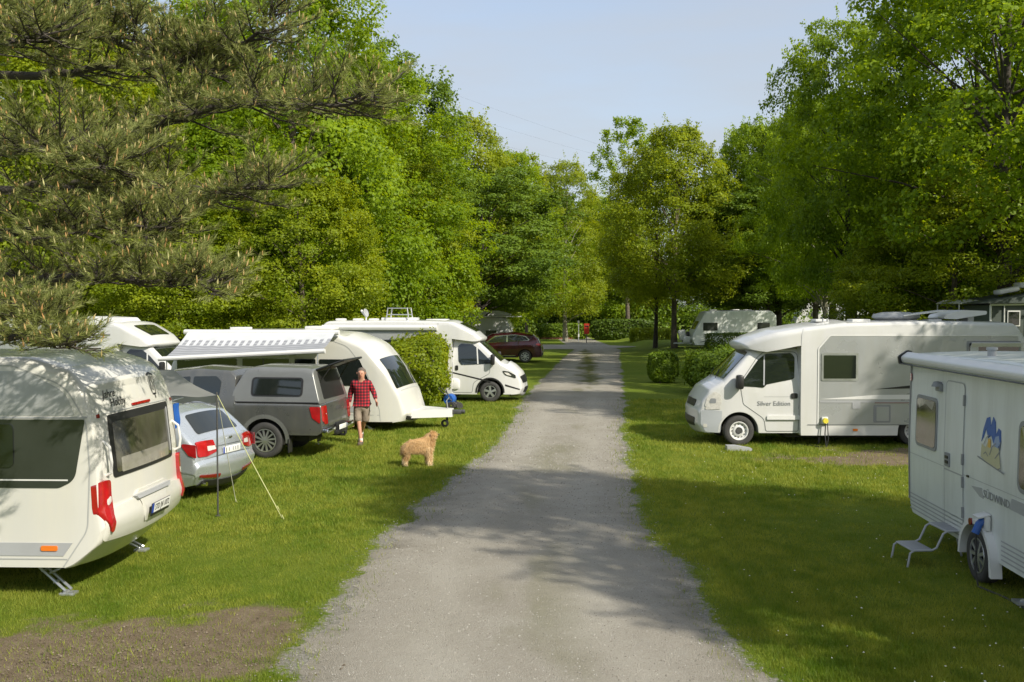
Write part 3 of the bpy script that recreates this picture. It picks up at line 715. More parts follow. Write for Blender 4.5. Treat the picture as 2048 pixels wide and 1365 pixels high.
    for hh, ww in ((0, .6), (.35, 1.0), (1.0, 0.15)):
        for j in range(4):
            an = j * math.pi / 2; V.append(c0 + ax * (hl * hh)[:, None] + (u * math.cos(an) + v * math.sin(an)) * (rw * ww)[:, None])
    V = np.stack(V, 1).reshape(-1, 3); f = np.array([(j, (j + 1) % 4, (j + 1) % 4 + 4, j + 4) for j in range(4)] + [(j + 4, (j + 1) % 4 + 4, (j + 1) % 4 + 8, j + 8) for j in range(4)])
    F = (f[None] + 12 * np.arange(m)[:, None, None]).reshape(-1, 4)
    mesh_np('candles', V, F, M['candle'], t, attr={'var': np.repeat(rn.random(m), 12)})
    print('pine shoots', n)
pine()
# ================================================================ vehicle bodies
def fillet(pts, closed=False, n=7):
    """pts: (x, z[, r]) -> polyline with corners rounded to radius r"""
    out = []; m = len(pts)
    for i, p in enumerate(pts):
        r = p[2] if len(p) > 2 else 0
        if r == 0 or (not closed and i in (0, m - 1)): out.append((p[0], p[1])); continue
        a = np.array(pts[(i - 1) % m][:2], float); b = np.array(p[:2], float); c = np.array(pts[(i + 1) % m][:2], float)
        u = a - b; v = c - b; lu, lv = np.linalg.norm(u), np.linalg.norm(v); u /= lu; v /= lv
        ang = math.acos(max(-1, min(1, float(u @ v)))); t = r / math.tan(ang / 2) if ang > .01 else 0
        t = min(t, lu * .48, lv * .48); 
        for k in range(n + 1):
            s = k / n; q = (b + u * t) * (1 - s) ** 2 + 2 * b * s * (1 - s) + (b + v * t) * s ** 2
            out.append((float(q[0]), float(q[1])))
    return out
def rr(x0, z0, x1, z1, r=.05): return fillet([(x0, z0, r), (x1, z0, r), (x1, z1, r), (x0, z1, r)], True, 5)
def resample(pl, step):
    p = np.array(pl, float); d = np.r_[0, np.cumsum(np.linalg.norm(np.diff(p, axis=0), axis=1))]
    n = max(4, int(d[-1] / step)); s = np.linspace(0, d[-1], n)
    s = np.unique(np.r_[s, d[np.r_[True, np.diff(d) > 1e-6]]])
    s = s[np.r_[True, np.diff(s) > 2e-3]]
    return np.stack([np.interp(s, d, p[:, 0]), np.interp(s, d, p[:, 1])], 1)
class Body:
    def __init__(s, top, x0, x1, zb, hw, r=.08, bulge=0.0, step=.05, under=None, wheels=()):
        """top: rear-bottom, over the roof, to front-bottom; x0..x1 floor extent; zb floor height (number or function)"""
        s.T = resample(fillet(top), step); s.x0, s.x1 = x0, x1
        s.zbf = zb if callable(zb) else (lambda x: zb); s.hwf = hw if callable(hw) else (lambda x, z: hw)
        s.r = r; s.bul = bulge if callable(bulge) else (lambda x, z: bulge); s.wh = wheels
        t = np.gradient(s.T, axis=0); t /= np.linalg.norm(t, axis=1, keepdims=True) + 1e-9
        s.N = np.stack([-t[:, 1], t[:, 0]], 1)
        s.apex = int(np.argmax(s.T[:, 1]))
        # zb with arches
    def floor(s, x):
        z = s.zbf(x)
        for (wx, wz, wr) in s.wh:
            if abs(x - wx) < wr: z = max(z, wz + math.sqrt(wr * wr - (x - wx) ** 2))
        return z
    def hw(s, x, z): return s.hwf(x, z)
    def stations(s):
        T = [tuple(q) for q in s.T]; out = []
        for i, q in enumerate(T):
            out.append((q, tuple(s.N[i])))
            if i < len(T) - 1:
                q2 = T[i + 1]; mx_ = (q[0] + q2[0]) / 2
                near = any(abs(mx_ - wx) < wr * 1.15 and q[1] > wz + wr for wx, wz, wr in s.wh)
                if near:
                    for k in (1, 2): 
                        f = k / 3; out.append(((q[0] * (1 - f) + q2[0] * f, q[1] * (1 - f) + q2[1] * f), tuple(s.N[i])))
        return out
    def build(s, name, mat, parent, sharp=32):
        V = []; F = []; rings = []
        for (T, N) in s.stations():
            bx = min(max(T[0], s.x0), s.x1); bz = s.floor(bx); T_ = np.array(T); B = np.array((bx, min(bz, T[1])))
            D = np.linalg.norm(B - T_); r = min(s.r, max(1e-4, D)); hT = s.hw(*T_)
            ring = []; hr = max(.01, hT - s.r)
            for f in (0, .3, .6, .85, 1.0):
                y = hr * f; b = s.bul(*T_) * (1 - f * f); p = T_ + np.array(N) * b; ring.append((p[0], y, p[1]))
            dl = [s.r * q for q in (.12, .38, .7)] + [s.r + (max(D, s.r) - s.r) * q for q in (0, .12, .25, .38, .5, .62, .75, .88, 1)]
            for d in dl:
                dd = min(d, D); f = dd / D if D > 1e-6 else 0; p = T_ * (1 - f) + B * f
                e = 0 if d >= s.r else s.r - math.sqrt(max(0, s.r ** 2 - (s.r - d) ** 2))
                ring.append((p[0], max(.01, s.hw(*p) - e), p[1]))
            ring.append((B[0], ring[-1][1] - .04, B[1])); ring.append((B[0], 0, B[1]))
            full = ring + [(x, -y, z) for x, y, z in ring[1:-1][::-1]]
            rings.append(full)
        m = len(rings[0]); n = len(rings)
        for rg in rings: V += rg
        for i in range(n - 1):
            for j in range(m):
                F.append((i * m + j, i * m + (j + 1) % m, (i + 1) * m + (j + 1) % m, (i + 1) * m + j))
        F.append(tuple(range(m))); F.append(tuple(range((n - 1) * m, n * m))[::-1])
        me = bpy.data.meshes.new(name); me.from_pydata(V, [], F)
        bm = bmesh.new(); bm.from_mesh(me); bmesh.ops.remove_doubles(bm, verts=bm.verts, dist=1e-4)
        bmesh.ops.recalc_face_normals(bm, faces=bm.faces); bm.to_mesh(me); bm.free()
        me.shade_smooth(); me.set_sharp_from_angle(angle=R(sharp)); me.materials.append(mat)
        return link(bpy.data.objects.new(name, me), parent)
    # ---- plates that follow the surface
    def _grid(s, name, poly, fn, mat, parent, K, rows, back, label=None, sharp=40):
        p = np.array(poly, float); a0, a1 = p[:, 0].min(), p[:, 0].max()
        xs = set(np.linspace(a0, a1, K)); xs |= set(float(q) for q in p[:, 0]); xs = sorted(xs)
        q = [xs[0]]
        for v in xs[1:]:
            if v - q[-1] > 1.5e-3: q.append(v)
        xs = q; xs[-1] = a1
        n = len(p); V = []; W = []
        for x in xs:
            x_ = min(max(x, a0 + 1e-5), a1 - 1e-5); zs = []
            for i in range(n):
                (xa, za), (xb, zb_) = p[i], p[(i + 1) % n]
                if (xa <= x_ < xb) or (xb <= x_ < xa): zs.append(za + (zb_ - za) * (x_ - xa) / (xb - xa))
            if not zs: zs = [p[:, 1].mean()] * 2
            z0, z1 = min(zs), max(zs)
            for k in range(rows + 1):
                z = z0 + (z1 - z0) * k / rows; V.append(fn(x, z, 0)); W.append(fn(x, z, back))
        m = rows + 1; N_ = len(V); F = []; c = len(xs)
        for i in range(c - 1):
            for k in range(rows): F.append((i * m + k, (i + 1) * m + k, (i + 1) * m + k + 1, i * m + k + 1))
        for i in range(c - 1):
            for k in (0, rows): F.append((i * m + k, (i + 1) * m + k, N_ + (i + 1) * m + k, N_ + i * m + k))
        for k in range(rows):
            for i in (0, c - 1): F.append((i * m + k, i * m + k + 1, N_ + i * m + k + 1, N_ + i * m + k))
        V = V + W
        me = bpy.data.meshes.new(name); me.from_pydata(V, [], F)
        bm = bmesh.new(); bm.from_mesh(me)
        loose = [v for v in bm.verts if not v.link_faces]; bmesh.ops.delete(bm, geom=loose, context='VERTS')
        bmesh.ops.remove_doubles(bm, verts=bm.verts, dist=1e-5); bmesh.ops.recalc_face_normals(bm, faces=bm.faces); bm.to_mesh(me); bm.free()
        me.shade_smooth(); me.set_sharp_from_angle(angle=R(sharp)); me.materials.append(mat)
        o = link(bpy.data.objects.new(name, me), parent)
        if label: o['label'] = label
        return o
    def side(s, name, poly, sg, mat, parent, off=.005, rows=5, back=.012, label=None, K=None):
        w = max(q[0] for q in poly) - min(q[0] for q in poly)
        return s._grid(name, poly, lambda x, z, b: (x, sg * (s.hw(x, z) + off - b), z), mat, parent, K or max(3, int(w / .08)), rows, back, label)
    def _end(s, which, z):
        if which == 'front': T = s.T[s.apex:][::-1]; N = s.N[s.apex:][::-1]
        else: T = s.T[:s.apex + 1]; N = s.N[:s.apex + 1]
        zz = np.maximum.accumulate(T[:, 1] + np.arange(len(T)) * 1e-7)
        # start above any undercut
        return np.array([np.interp(z, zz, T[:, 0]), z]), np.array([np.interp(z, zz, N[:, 0]), np.interp(z, zz, N[:, 1])])
    def end(s, name, poly, which, mat, parent, off=.005, rows=8, back=.012, label=None):
        def fn(y, z, b):
            T, N = s._end(which, z); h = s.hw(*T); hr = max(.01, h - s.r); N = N / (np.linalg.norm(N) + 1e-9)
            if abs(y) <= hr: e = s.bul(*T) * (1 - (y / hr) ** 2)
            else: q = min(abs(y) - hr, s.r * .98); e = -(s.r - math.sqrt(s.r ** 2 - q ** 2))
            p = T + N * (e + off - b); return (p[0], y, p[1])
        w = max(q[0] for q in poly) - min(q[0] for q in poly)
        return s._grid(name, poly, fn, mat, parent, max(4, int(w / .07)), rows, back, label)
    def line(s, name, pts, sg, w, mat, parent, off=.004, label=None):
        """thin seam drawn as a narrow ribbon along the side"""
        V = []; F = []
        for a, b in zip(pts[:-1], pts[1:]):
            L = math.hypot(b[0] - a[0], b[1] - a[1])
            if L < 1e-6: continue
            nx_, nz_ = -(b[1] - a[1]) / L * w / 2, (b[0] - a[0]) / L * w / 2; k = max(1, int(L / .25))
            for i in range(k):
                q = []
                for t, sg2 in ((i / k, 1), ((i + 1) / k, 1), ((i + 1) / k, -1), (i / k, -1)):
                    x = a[0] + (b[0] - a[0]) * t + nx_ * sg2; z = a[1] + (b[1] - a[1]) * t + nz_ * sg2
                    q.append((x, sg * (s.hw(x, z) + off), z))
                F.append(tuple(range(len(V), len(V) + 4))); V += q
        me = bpy.data.meshes.new(name); me.from_pydata(V, [], F); me.materials.append(mat)
        o = link(bpy.data.objects.new(name, me), parent)
        if label: o['label'] = label
        return o
def framed(B, name, x0, z0, x1, z1, sg, fm, gm, parent, r=.06, fw=.035, off=.012, label=None, sub='pane'):
    """window: a raised frame plate with a pane set on it"""
    f = B.side(name, rr(x0, z0, x1, z1, r), sg, fm, parent, off=off, back=.02, rows=3, label=label)
    B.side(sub, rr(x0 + fw, z0 + fw, x1 - fw, z1 - fw, max(.01, r - fw * .5)), sg, gm, f, off=off + .005, back=.004, rows=3)
    return f
def wheel(parent, x, y, r, w, sg, rim=.66, spokes=10, style='alloy', rimmat='alu', z=None, flat=1.0, steer=0):
    """tyre (the wheel part) with a rim below it; sg = +1 for the left side"""
    z = r * flat if z is None else z
    mb = MB(); h = w / 2; ri = r * rim
    mb.lathe([(ri, -h * .9), (ri * 1.08, -h), (r * .93, -h), (r * .985, -h * .82), (r, -h * .6), (r, h * .6), (r * .985, h * .82), (r * .93, h), (ri * 1.08, h), (ri, h * .9), (ri, h * .3)], 'y', 40)
    o = mb.build('wheel', M['rubber'], parent, sharp=50); o.location = (x, y, z); o.rotation_euler = (0, 0, steer)
    f = sg * h; k = MB()
    k.lathe([(ri * 1.0, f * .92), (ri * .93, f * .95), (ri * .90, f * .55), (ri * .30, f * .45), (.0, f * .45)], 'y', 40)
    b_ = k.build('rim_barrel', M['black' if style != 'steel' else rimmat], o, sharp=40)
    k = MB(); 
    if style == 'alloy':
        k.lathe([(ri * 1.0, f * .93), (ri * .99, f * .99), (ri * .92, f * .99), (ri * .91, f * .8)], 'y', 40)
        for i in range(spokes):
            a = 2 * math.pi * i / spokes + .13; tw = .22
            ca, sa = math.cos(a), math.sin(a); c2, s2 = math.cos(a + tw), math.sin(a + tw); wd = ri * .075 * 10 / spokes
            p = [(ca * ri * .14 - sa * wd, sa * ri * .14 + ca * wd), (ca * ri * .14 + sa * wd, sa * ri * .14 - ca * wd), (c2 * ri * .93 + s2 * wd * 1.25, s2 * ri * .93 - c2 * wd * 1.25), (c2 * ri * .93 - s2 * wd * 1.25, s2 * ri * .93 + c2 * wd * 1.25)]
            k.prism(p, f * .70, f * .95)
        k.lathe([(ri * .24, f * .6), (ri * .24, f * .93), (ri * .1, f * .97), (0, f * .97)], 'y', 20)
    elif style == 'steel':
        k.lathe([(ri * 1.0, f * .93), (ri * .98, f * 1.0), (ri * .90, f * .98), (ri * .80, f * .55), (ri * .62, f * .60), (ri * .56, f * .80), (ri * .40, f * .90), (ri * .36, f * .7), (0, f * .7)], 'y', 40)
    elif style == 'cap':
        k.lathe([(ri * 1.0, f * .93), (ri * .98, f * 1.02), (ri * .6, f * 1.0), (ri * .3, f * 1.08), (0, f * 1.1)], 'y', 40)
    rm_ = k.build('rim', M[rimmat], o, sharp=35)
    k = MB()
    if style == 'steel':
        for i in range(12):
            a = 2 * math.pi * i / 12; k.lathe([(0, f * .74), (ri * .055, f * .74), (ri * .055, f * .60), (0, f * .6)], 'y', 8, (math.cos(a) * ri * .70, 0, math.sin(a) * ri * .70))
        k.lathe([(ri * .34, f * .72), (ri * .30, f * .99), (0, f * 1.0)], 'y', 20); k.build('hub', M['steel_dark'], o)
    elif style == 'cap':
        for i in range(9):
            a = 2 * math.pi * i / 9; k.lathe([(0, f * 1.06), (ri * .09, f * 1.05), (ri * .09, f * .9), (0, f * .9)], 'y', 8, (math.cos(a) * ri * .76, 0, math.sin(a) * ri * .76))
        k.build('hub', M['steel_dark'], o)
    return o
def text(name, body, size, mat, parent, loc, sg=1, which='side', extr=.001, shear=0, squash=1, rot=None, align='CENTER'):
    cu = bpy.data.curves.new(name, 'FONT'); cu.body = body; cu.size = size; cu.extrude = extr; cu.shear = shear; cu.align_x = align; cu.align_y = 'CENTER'; cu.resolution_u = 2
    o = bpy.data.objects.new(name, cu); col.objects.link(o)
    dg = bpy.context.evaluated_depsgraph_get(); me = bpy.data.meshes.new_from_object(o.evaluated_get(dg)); me.name = name
    bpy.data.objects.remove(o); bpy.data.curves.remove(cu)
    me.materials.clear(); me.materials.append(mat)
    t = link(bpy.data.objects.new(name, me), parent)
    if which == 'side': m = Matrix(((-sg, 0, 0), (0, 0, sg), (0, 1, 0)))
    elif which == 'rear': m = Matrix(((0, 0, -1), (-1, 0, 0), (0, 1, 0)))
    elif which == 'front': m = Matrix(((0, 0, 1), (1, 0, 0), (0, 1, 0)))
    t.matrix_basis = Matrix.Translation(loc) @ (m.to_4x4() if rot is None else rot @ m.to_4x4()) @ Matrix.Diagonal((squash, 1, 1, 1))
    return t
def snap(o, B, which, sg=1, off=.006):
    """lay lettering or a mark onto the curved skin of a body"""
    m = o.matrix_basis.copy()
    for v in o.data.vertices:
        q = m @ v.co
        if which == 'side': q.y = sg * (B.hw(q.x, q.z) + off)
        else:
            T, N = B._end(which, q.z); h = B.hw(*T); hr = max(.01, h - B.r); N = N / (np.linalg.norm(N) + 1e-9)
            e = B.bul(*T) * (1 - min(1, abs(q.y) / hr) ** 2); q = Vector((T[0] + N[0] * (e + off), q.y, T[1] + N[1] * (e + off)))
        v.co = q
    o.matrix_basis = Matrix.Identity(4); o.data.update(); return o
def simple(name, mb, mat, parent, label=None, sharp=35): return mb.build(name, M[mat], parent, sharp=sharp, label=label)
def place(root, local, world, th):
    """put root so that local ground point lands on the world point with heading th"""
    c, s = math.cos(th), math.sin(th); lx, ly = local
    root.location = (world[0] - (c * lx - s * ly), world[1] - (s * lx + c * ly), 0); root.rotation_euler = (0, 0, th)
def shrink(o, v): pass
# ================================================================ the caravans
# --- foreground left: cream caravan seen from behind its left rear corner
t = thing('rear_caravan', 'large cream caravan at the left edge with rear window and red lamps facing the track', 'caravan')
place(t, (.35, 1.13), P(150, 1135, .35)[:2], R(178)); HB = t
hwH = lambda x, z: 1.15 - .05 * max(0, z - 1.9) ** 1.5 - .10 * max(0, .35 - x) ** 1.3 - .05 * max(0, x - 5.8)
B = Body([(.50, .34), (.36, .34, .1), (.05, .62, .25), (.0, .80, .05), (.05, .98, .1), (.07, 1.4, .5), (.13, 1.95, .6), (.30, 2.42, .55), (.85, 2.585, .8), (5.0, 2.60, .5), (5.9, 2.45, .6), (6.6, 1.3, .6), (6.65, .7, .3), (6.2, .34)],
         .45, 6.2, .35, hwH, r=.11, bulge=lambda x, z: .07 if x < 1 and z < 2.2 else (.03 if z > 2.3 else .1), wheels=((3.1, .30, .36),))
B.build('body', M['cream'], t)
L_ = 1
B.side('dark_window_band', fillet([(.215, 1.93, .02), (6.3, 1.93, .02), (6.3, 1.20, .02), (.50, 1.20, .12), (.33, 1.28, .3)], True), 1, M['glass_grey'], t, off=.006)
B.side('side_window', rr(.98, 1.42, 2.2, 1.88, .06), 1, M['glass'], t, off=.02, back=.014)
b_ = B.side('side_window', rr(2.7, 1.42, 3.9, 1.88, .06), 1, M['glass'], t, off=.02, back=.014)
B.line('band_stripe', [(.40, 1.285), (6.3, 1.285)], 1, .016, M['plain_white'], t, off=.0085)
B.line('seam', [(.19, 1.95), (6.3, 1.95)], 1, .018, M['mid_grey'], t, off=.006)
B.side('skirt_panel', [(.36, .615), (6.4, .615), (6.4, .475), (.46, .475)], 1, M['mid_grey'], t, off=.006)
B.line('seam', fillet([(6.2, 2.50), (1.0, 2.50, .3), (.42, 2.28, .4), (.20, 1.9, .4), (.17, 1.4, .3), (.20, .75, .3), (.46, .36)]), 1, .014, M['soft_line'], t)
B.line('sill_seam', [(.42, .44), (6.3, .44)], 1, .012, M['soft_line'], t)
B.side('side_marker', fillet([(.52, .53, .02), (.70, .53, .02), (.70, .585, .02), (.52, .585, .02)], True), 1, M['orange_lens'], t, off=.016)
B.side('upper_panel', fillet([(.32, 1.97, .02), (6.0, 1.97, .02), (6.0, 2.44, .1), (.85, 2.44, .25), (.42, 2.22, .3)], True), 1, M['silver_panel'], t, off=.003)
# back wall
w_ = B.end('rear_window', fillet([(-.80, 1.26, .05), (.86, 1.26, .05), (.86, 1.94, .05), (-.80, 1.94, .05)], True), 'rear', M['black'], t, off=.012)
B.end('pane', rr(-.74, 1.31, .80, 1.86, .05), 'rear', M['plexi'], w_, off=.018, back=.004)
B.end('blind', rr(-.62, 1.30, .70, 1.46, .02), 'rear', M['blind_light'], w_, off=.0205, back=.002)
B.end('window_stay', rr(-.70, 1.34, -.675, 1.88, .01), 'rear', M['mid_grey'], w_, off=.03, back=.01)
B.end('brake_light', rr(-.22, 1.975, .28, 2.0, .008), 'rear', M['red_lens'], t, off=.018)
B.end('rear_seam', rr(-.88, 1.955, .92, 1.963, .002), 'rear', M['soft_line'], t, off=.006)
for sg in (1, -1):
    lamp = B.end('tail_lamp', fillet([(sg * .985, 1.26, .08), (sg * 1.06, 1.27, .03), (sg * 1.14, 1.25, .05), (sg * 1.14, .95, .05), (sg * 1.04, .71, .05), (sg * .995, .72, .03)], True), 'rear', M['red_lens'], t, off=.045, back=.06)
    B.end('clear_lens', fillet([(sg * 1.0, 1.10, .02), (sg * 1.07, 1.06, .02), (sg * 1.07, .99, .02), (sg * 1.0, 1.03, .02)], True), 'rear', M['clear_lens'], lamp, off=.049, back=.004)
    B.end('marker_light', rr(min(sg * 1.0, sg * 1.05), 1.93, max(sg * 1.0, sg * 1.05), 1.97, .008), 'rear', M['red_dark'], t, off=.012)
    hb = MB(); T_, N_ = B._end('rear', 1.5)
    hb.tube([(T_[0] - .0, sg * .99, 1.30), (T_[0] - .075, sg * .995, 1.34), (T_[0] - .085, sg * 1.0, 1.45), (T_[0] - .06, sg * .995, 1.62), (T_[0] + .02, sg * .99, 1.68)], .016, 8); simple('grab_handle', hb, 'plain_white', t)
B.end('bumper', fillet([(-1.08, .62, .04), (1.10, .62, .04), (1.10, .93, .10), (.52, .95, .02), (.36, 1.04, .04), (-.42, 1.04, .04), (-.6, .95, .02), (-1.06, .93, .1)], True), 'rear', M['cream'], t, off=.022, back=.04)
B.end('plate_recess', fillet([(-.30, .70, .02), (.30, .70, .02), (.40, .94, .02), (-.40, .94, .02)], True), 'rear', M['cream'], t, off=.034, back=.003)
B.end('plate_light_bar', fillet([(-.46, .93, .02), (.46, .93, .02), (.52, 1.0, .03), (-.52, 1.0, .03)], True), 'rear', M['mid_grey'], t, off=.06, back=.04)
T_, N_ = B._end('rear', .79)
pl = MB(); pl.box((0, 0, 0), (.012, .54, .15), bev=.004); pl = pl.build('number_plate', M['black'], t); tilt = -.16
pl.location = (T_[0] - .135, 0, .79); pl.rotation_euler = (0, tilt, 0)
k = MB(); k.box((-.008, -.02, .018), (.008, .48, .108)); k.build('plate_face', M['plate_white'], pl)
k = MB(); k.box((-.008, .242, .018), (.008, .044, .108)); k.build('country_band', M['blue_plate'], pl)
text('plate_lettering', 'STD JN 1072', .098, M['black'], pl, (-.0135, -.02, .018), which='rear', squash=.80)
T_, N_ = B._end('rear', 2.17); tl = math.atan2(.17, .47)
Rt = Matrix.Rotation(tl * 1.15, 4, 'Y')
snap(text('script_lettering', 'Jahre', .125, M['black'], t, (0, .70, 2.15), which='rear', shear=.5), B, 'rear')
snap(text('script_lettering', 'Hobby', .125, M['black'], t, (0, .56, 2.05), which='rear', shear=.3), B, 'rear')
em = MB()
for yy in (-.40, -.47, -.54): em.tube([(0, yy, 2.09), (0, yy, 2.25)], .010, 6)
em.tube([(0, -.40, 2.10), (0, -.42, 2.05), (0, -.52, 2.05), (0, -.54, 2.10)], .010, 6); em.tube([(0, -.36, 2.26), (0, -.47, 2.28), (0, -.58, 2.26)], .012, 6)
em.tube([(0, -.47, 2.05), (0, -.47, 2.0)], .010, 6); snap(simple('emblem', em, 'black', t), B, 'rear', off=.008)
rf = MB(); rf.box((2.6, 0, 2.63), (.6, .6, .07), bev=.02); simple('roof_hatch', rf, 'plain_white', t)
rf = MB(); rf.box((4.3, .2, 2.63), (.45, .45, .07), bev=.02); simple('roof_hatch', rf, 'plain_white', t)
for sg in (1, -1):       # steadies
    k = MB(); a = Vector((.95, sg * .80, .34)); b = Vector((.50, sg * .97, .03))
    for q in (-.04, .04): k.tube([a + Vector((q * .3, q, 0)), b + Vector((q * .3, q, .03))], .016, 6)
    for f in (.3, .65, .95):
        c = a.lerp(b, f); k.box(c, (.03, .11, .02))
    k.tube([a + Vector((-.45, 0, 0)), a.lerp(b, .42)], .014, 6); k.box(b + Vector((0, 0, -.005)), (.16, .13, .03), bev=.006); simple('steady_leg', k, 'galv', t)
wheel(t, 3.1, 1.02, .32, .19, 1, style='cap'); wheel(t, 3.1, -1.02, .32, .19, -1, style='cap')
k = MB(); k.prism([(6.2, -.5), (6.2, .5), (7.5, .04), (7.5, -.04)], .38, .48, 'xy'); k.tube([(7.0, .25, .5), (7.0, .25, .12)], .03, 8); k.lathe([(.09, -.03), (.11, 0), (.09, .03)], 'y', 14, (7.0, .25, .11)); simple('drawbar', k, 'galv', t)

# --- foreground right: old white caravan in the shade, its right side to the track
t = thing('shaded_caravan', 'weathered pale grey caravan at the right edge, door and red marker, standing in the shade', 'caravan')
THR = math.atan2(-1, -.0587); place(t, (0, -1.1), P(1815, 1020, .33)[:2], THR)
hwR = lambda x, z: 1.10 - .02 * abs(z - 1.3)
B = Body([(.22, .33), (.10, .34, .05), (.0, .55, .1), (.0, 1.2, .5), (.03, 2.42, .10), (.12, 2.50, .06), (3, 2.54, 1), (5.4, 2.47, .2), (5.9, 1.5, .5), (5.95, .8, .2), (5.7, .33)], .2, 5.7, .33, hwR, r=.045, bulge=.03, wheels=((2.44, .28, .40),))
B.build('body', M['old_white'], t)
S = -1
B.line('edge_trim', [(.035, .5), (.03, 2.40)], S, .05, M['grey_trim'], t, off=.006)
B.end('corner_bead', rr(-1.09, .5, -1.045, 2.4, .01), 'rear', M['grey_trim'], t, off=.01)
for z in (.39, .44, .49, .54, .59): B.line('corrugated_rib', [(.08, z), (1.93, z)], S, .016, M['mid_grey'], t, off=.008); B.line('corrugated_rib', [(2.96, z), (5.6, z)], S, .016, M['mid_grey'], t, off=.008)
w_ = framed(B, 'side_window', .30, 1.28, 1.06, 1.96, S, M['grey_trim'], M['plexi'], t, r=.10, fw=.04)
B.side('curtain', fillet([(.37, 1.91), (.98, 1.91), (.90, 1.80, .03), (.66, 1.86, .03), (.42, 1.78, .03)], True), S, M['blind_light'], w_, off=.019, back=.002)
w_ = framed(B, 'side_window', 3.36, 1.20, 4.75, 1.95, S, M['grey_trim'], M['plexi'], t, r=.12, fw=.05)
B.side('curtain', fillet([(3.44, 1.89), (4.66, 1.89), (4.5, 1.72, .03), (4.0, 1.84, .03), (3.52, 1.74, .03)], True), S, M['blind_light'], w_, off=.019, back=.002)
d_ = B.side('door', rr(1.34, .40, 1.91, 2.21, .09), S, M['old_white'], t, off=.008, back=.014)
pts = rr(1.335, .395, 1.915, 2.215, .09); B.line('door_seal', pts + [pts[0]], S, .014, M['mid_grey'], d_, off=.011)
B.line('door_seam', [(1.34, 1.12), (1.91, 1.12)], S, .018, M['mid_grey'], d_, off=.010)
for z in (.62, .98, 1.25, 1.95): B.side('hinge', rr(1.895, z, 1.93, z + .13, .008), S, M['grey_trim'], d_, off=.022, back=.02)
h_ = B.side('door_handle', rr(1.37, 1.16, 1.52, 1.33, .015), S, M['grey_trim'], d_, off=.02, back=.015)
B.side('latch', rr(1.40, 1.20, 1.49, 1.235, .008), S, M['black'], h_, off=.03, back=.012); B.side('latch', rr(1.40, 1.26, 1.49, 1.295, .008), S, M['black'], h_, off=.03, back=.012)
k = MB(); k.lathe([(.0, .07), (.05, .06), (.07, .02), (.075, 0)], 'z', 16, (1.12, -1.12, 2.12)); k.box((1.12, -1.10, 2.11), (.16, .05, .10), bev=.01); simple('porch_light', k, 'grey_trim', t)
B.side('marker_light', rr(.05, 2.12, .09, 2.22, .01), S, M['red_dark'], t, off=.02)
B.side('keyhole', rr(2.03, 1.13, 2.09, 1.155, .008), S, M['black'], t, off=.012)
B.line('wall_seam', [(.05, 1.14), (1.33, 1.14)], S, .006, M['soft_line'], t); B.line('wall_seam', [(1.93, 1.14), (5.8, 1.14)], S, .006, M['soft_line'], t)
# sail-and-wave emblem in blue, sand and grey
EM = [('blue_wave', [(2.42, 1.60), (2.47, 1.75), (2.55, 1.88), (2.63, 1.90), (2.66, 1.80), (2.72, 1.91), (2.78, 1.86), (2.80, 1.72), (2.86, 1.80), (2.92, 1.78), (2.93, 1.66), (2.90, 1.56), (2.86, 1.66), (2.74, 1.62), (2.68, 1.70), (2.60, 1.66), (2.54, 1.76), (2.48, 1.66)], 'blue', .006),
      ('sand_shape', [(2.42, 1.43), (2.44, 1.58), (2.54, 1.55), (2.62, 1.64), (2.70, 1.55), (2.80, 1.60), (2.88, 1.58), (2.94, 1.38), (2.86, 1.345), (2.70, 1.38), (2.55, 1.40)], 'sand', .007)]
pmat('sand', (.50, .48, .30), .5); pmat('sun_yellow', (.65, .42, .10), .5); pmat('pale_blue', (.28, .36, .52), .5)
eb = B.side('emblem', EM[0][1], S, M['blue'], t, off=.006, back=.004, rows=3)
B.side('sand_shape', EM[1][1], S, M['sand'], eb, off=.0075, back=.003, rows=3)
B.side('sun_shape', fillet([(2.60, 1.56, .02), (2.68, 1.56, .02), (2.67, 1.66, .03), (2.61, 1.66, .02)], True), S, M['sun_yellow'], eb, off=.009, back=.003, rows=2)
B.side('pale_wave', [(2.74, 1.60), (2.80, 1.70), (2.88, 1.72), (2.91, 1.64), (2.86, 1.58)], S, M['pale_blue'], eb, off=.009, back=.003, rows=2)
B.line('contour', [(2.50, 1.58), (2.56, 1.66), (2.64, 1.70)], S, .012, M['grey_trim'], eb, off=.010)
B.line('contour', [(2.66, 1.48), (2.72, 1.58), (2.82, 1.63)], S, .014, M['grey_trim'], eb, off=.010)
B.line('contour', [(2.80, 1.46), (2.90, 1.54), (2.93, 1.66)], S, .014, M['grey_trim'], eb, off=.010)
B.line('contour', [(2.50, 1.47), (2.56, 1.50), (2.62, 1.46)], S, .012, M['grey_trim'], eb, off=.010)
B.line('contour', [(2.34, 1.42), (2.60, 1.385), (2.80, 1.36), (3.04, 1.33)], S, .016, M['grey_trim'], eb, off=.010)
B.line('contour', [(2.90, 1.54), (2.95, 1.44), (2.96, 1.35)], S, .012, M['grey_trim'], eb, off=.010)
B.side('fading_stripe', [(2.16, 1.05), (2.45, 1.075), (2.50, .96), (2.40, .965)], S, M['soft_line'], t, off=.005, rows=2)
B.side('stripe', [(3.22, 1.10), (5.7, 1.12), (5.7, .92), (3.15, .98)], S, M['mid_grey'], t, off=.005, rows=2)
text('name_lettering', 'SÜDWIND', .125, M['grey_trim'], t, (2.84, -(hwR(2.8, 1) + .008), 1.02), sg=-1, squash=1.15)
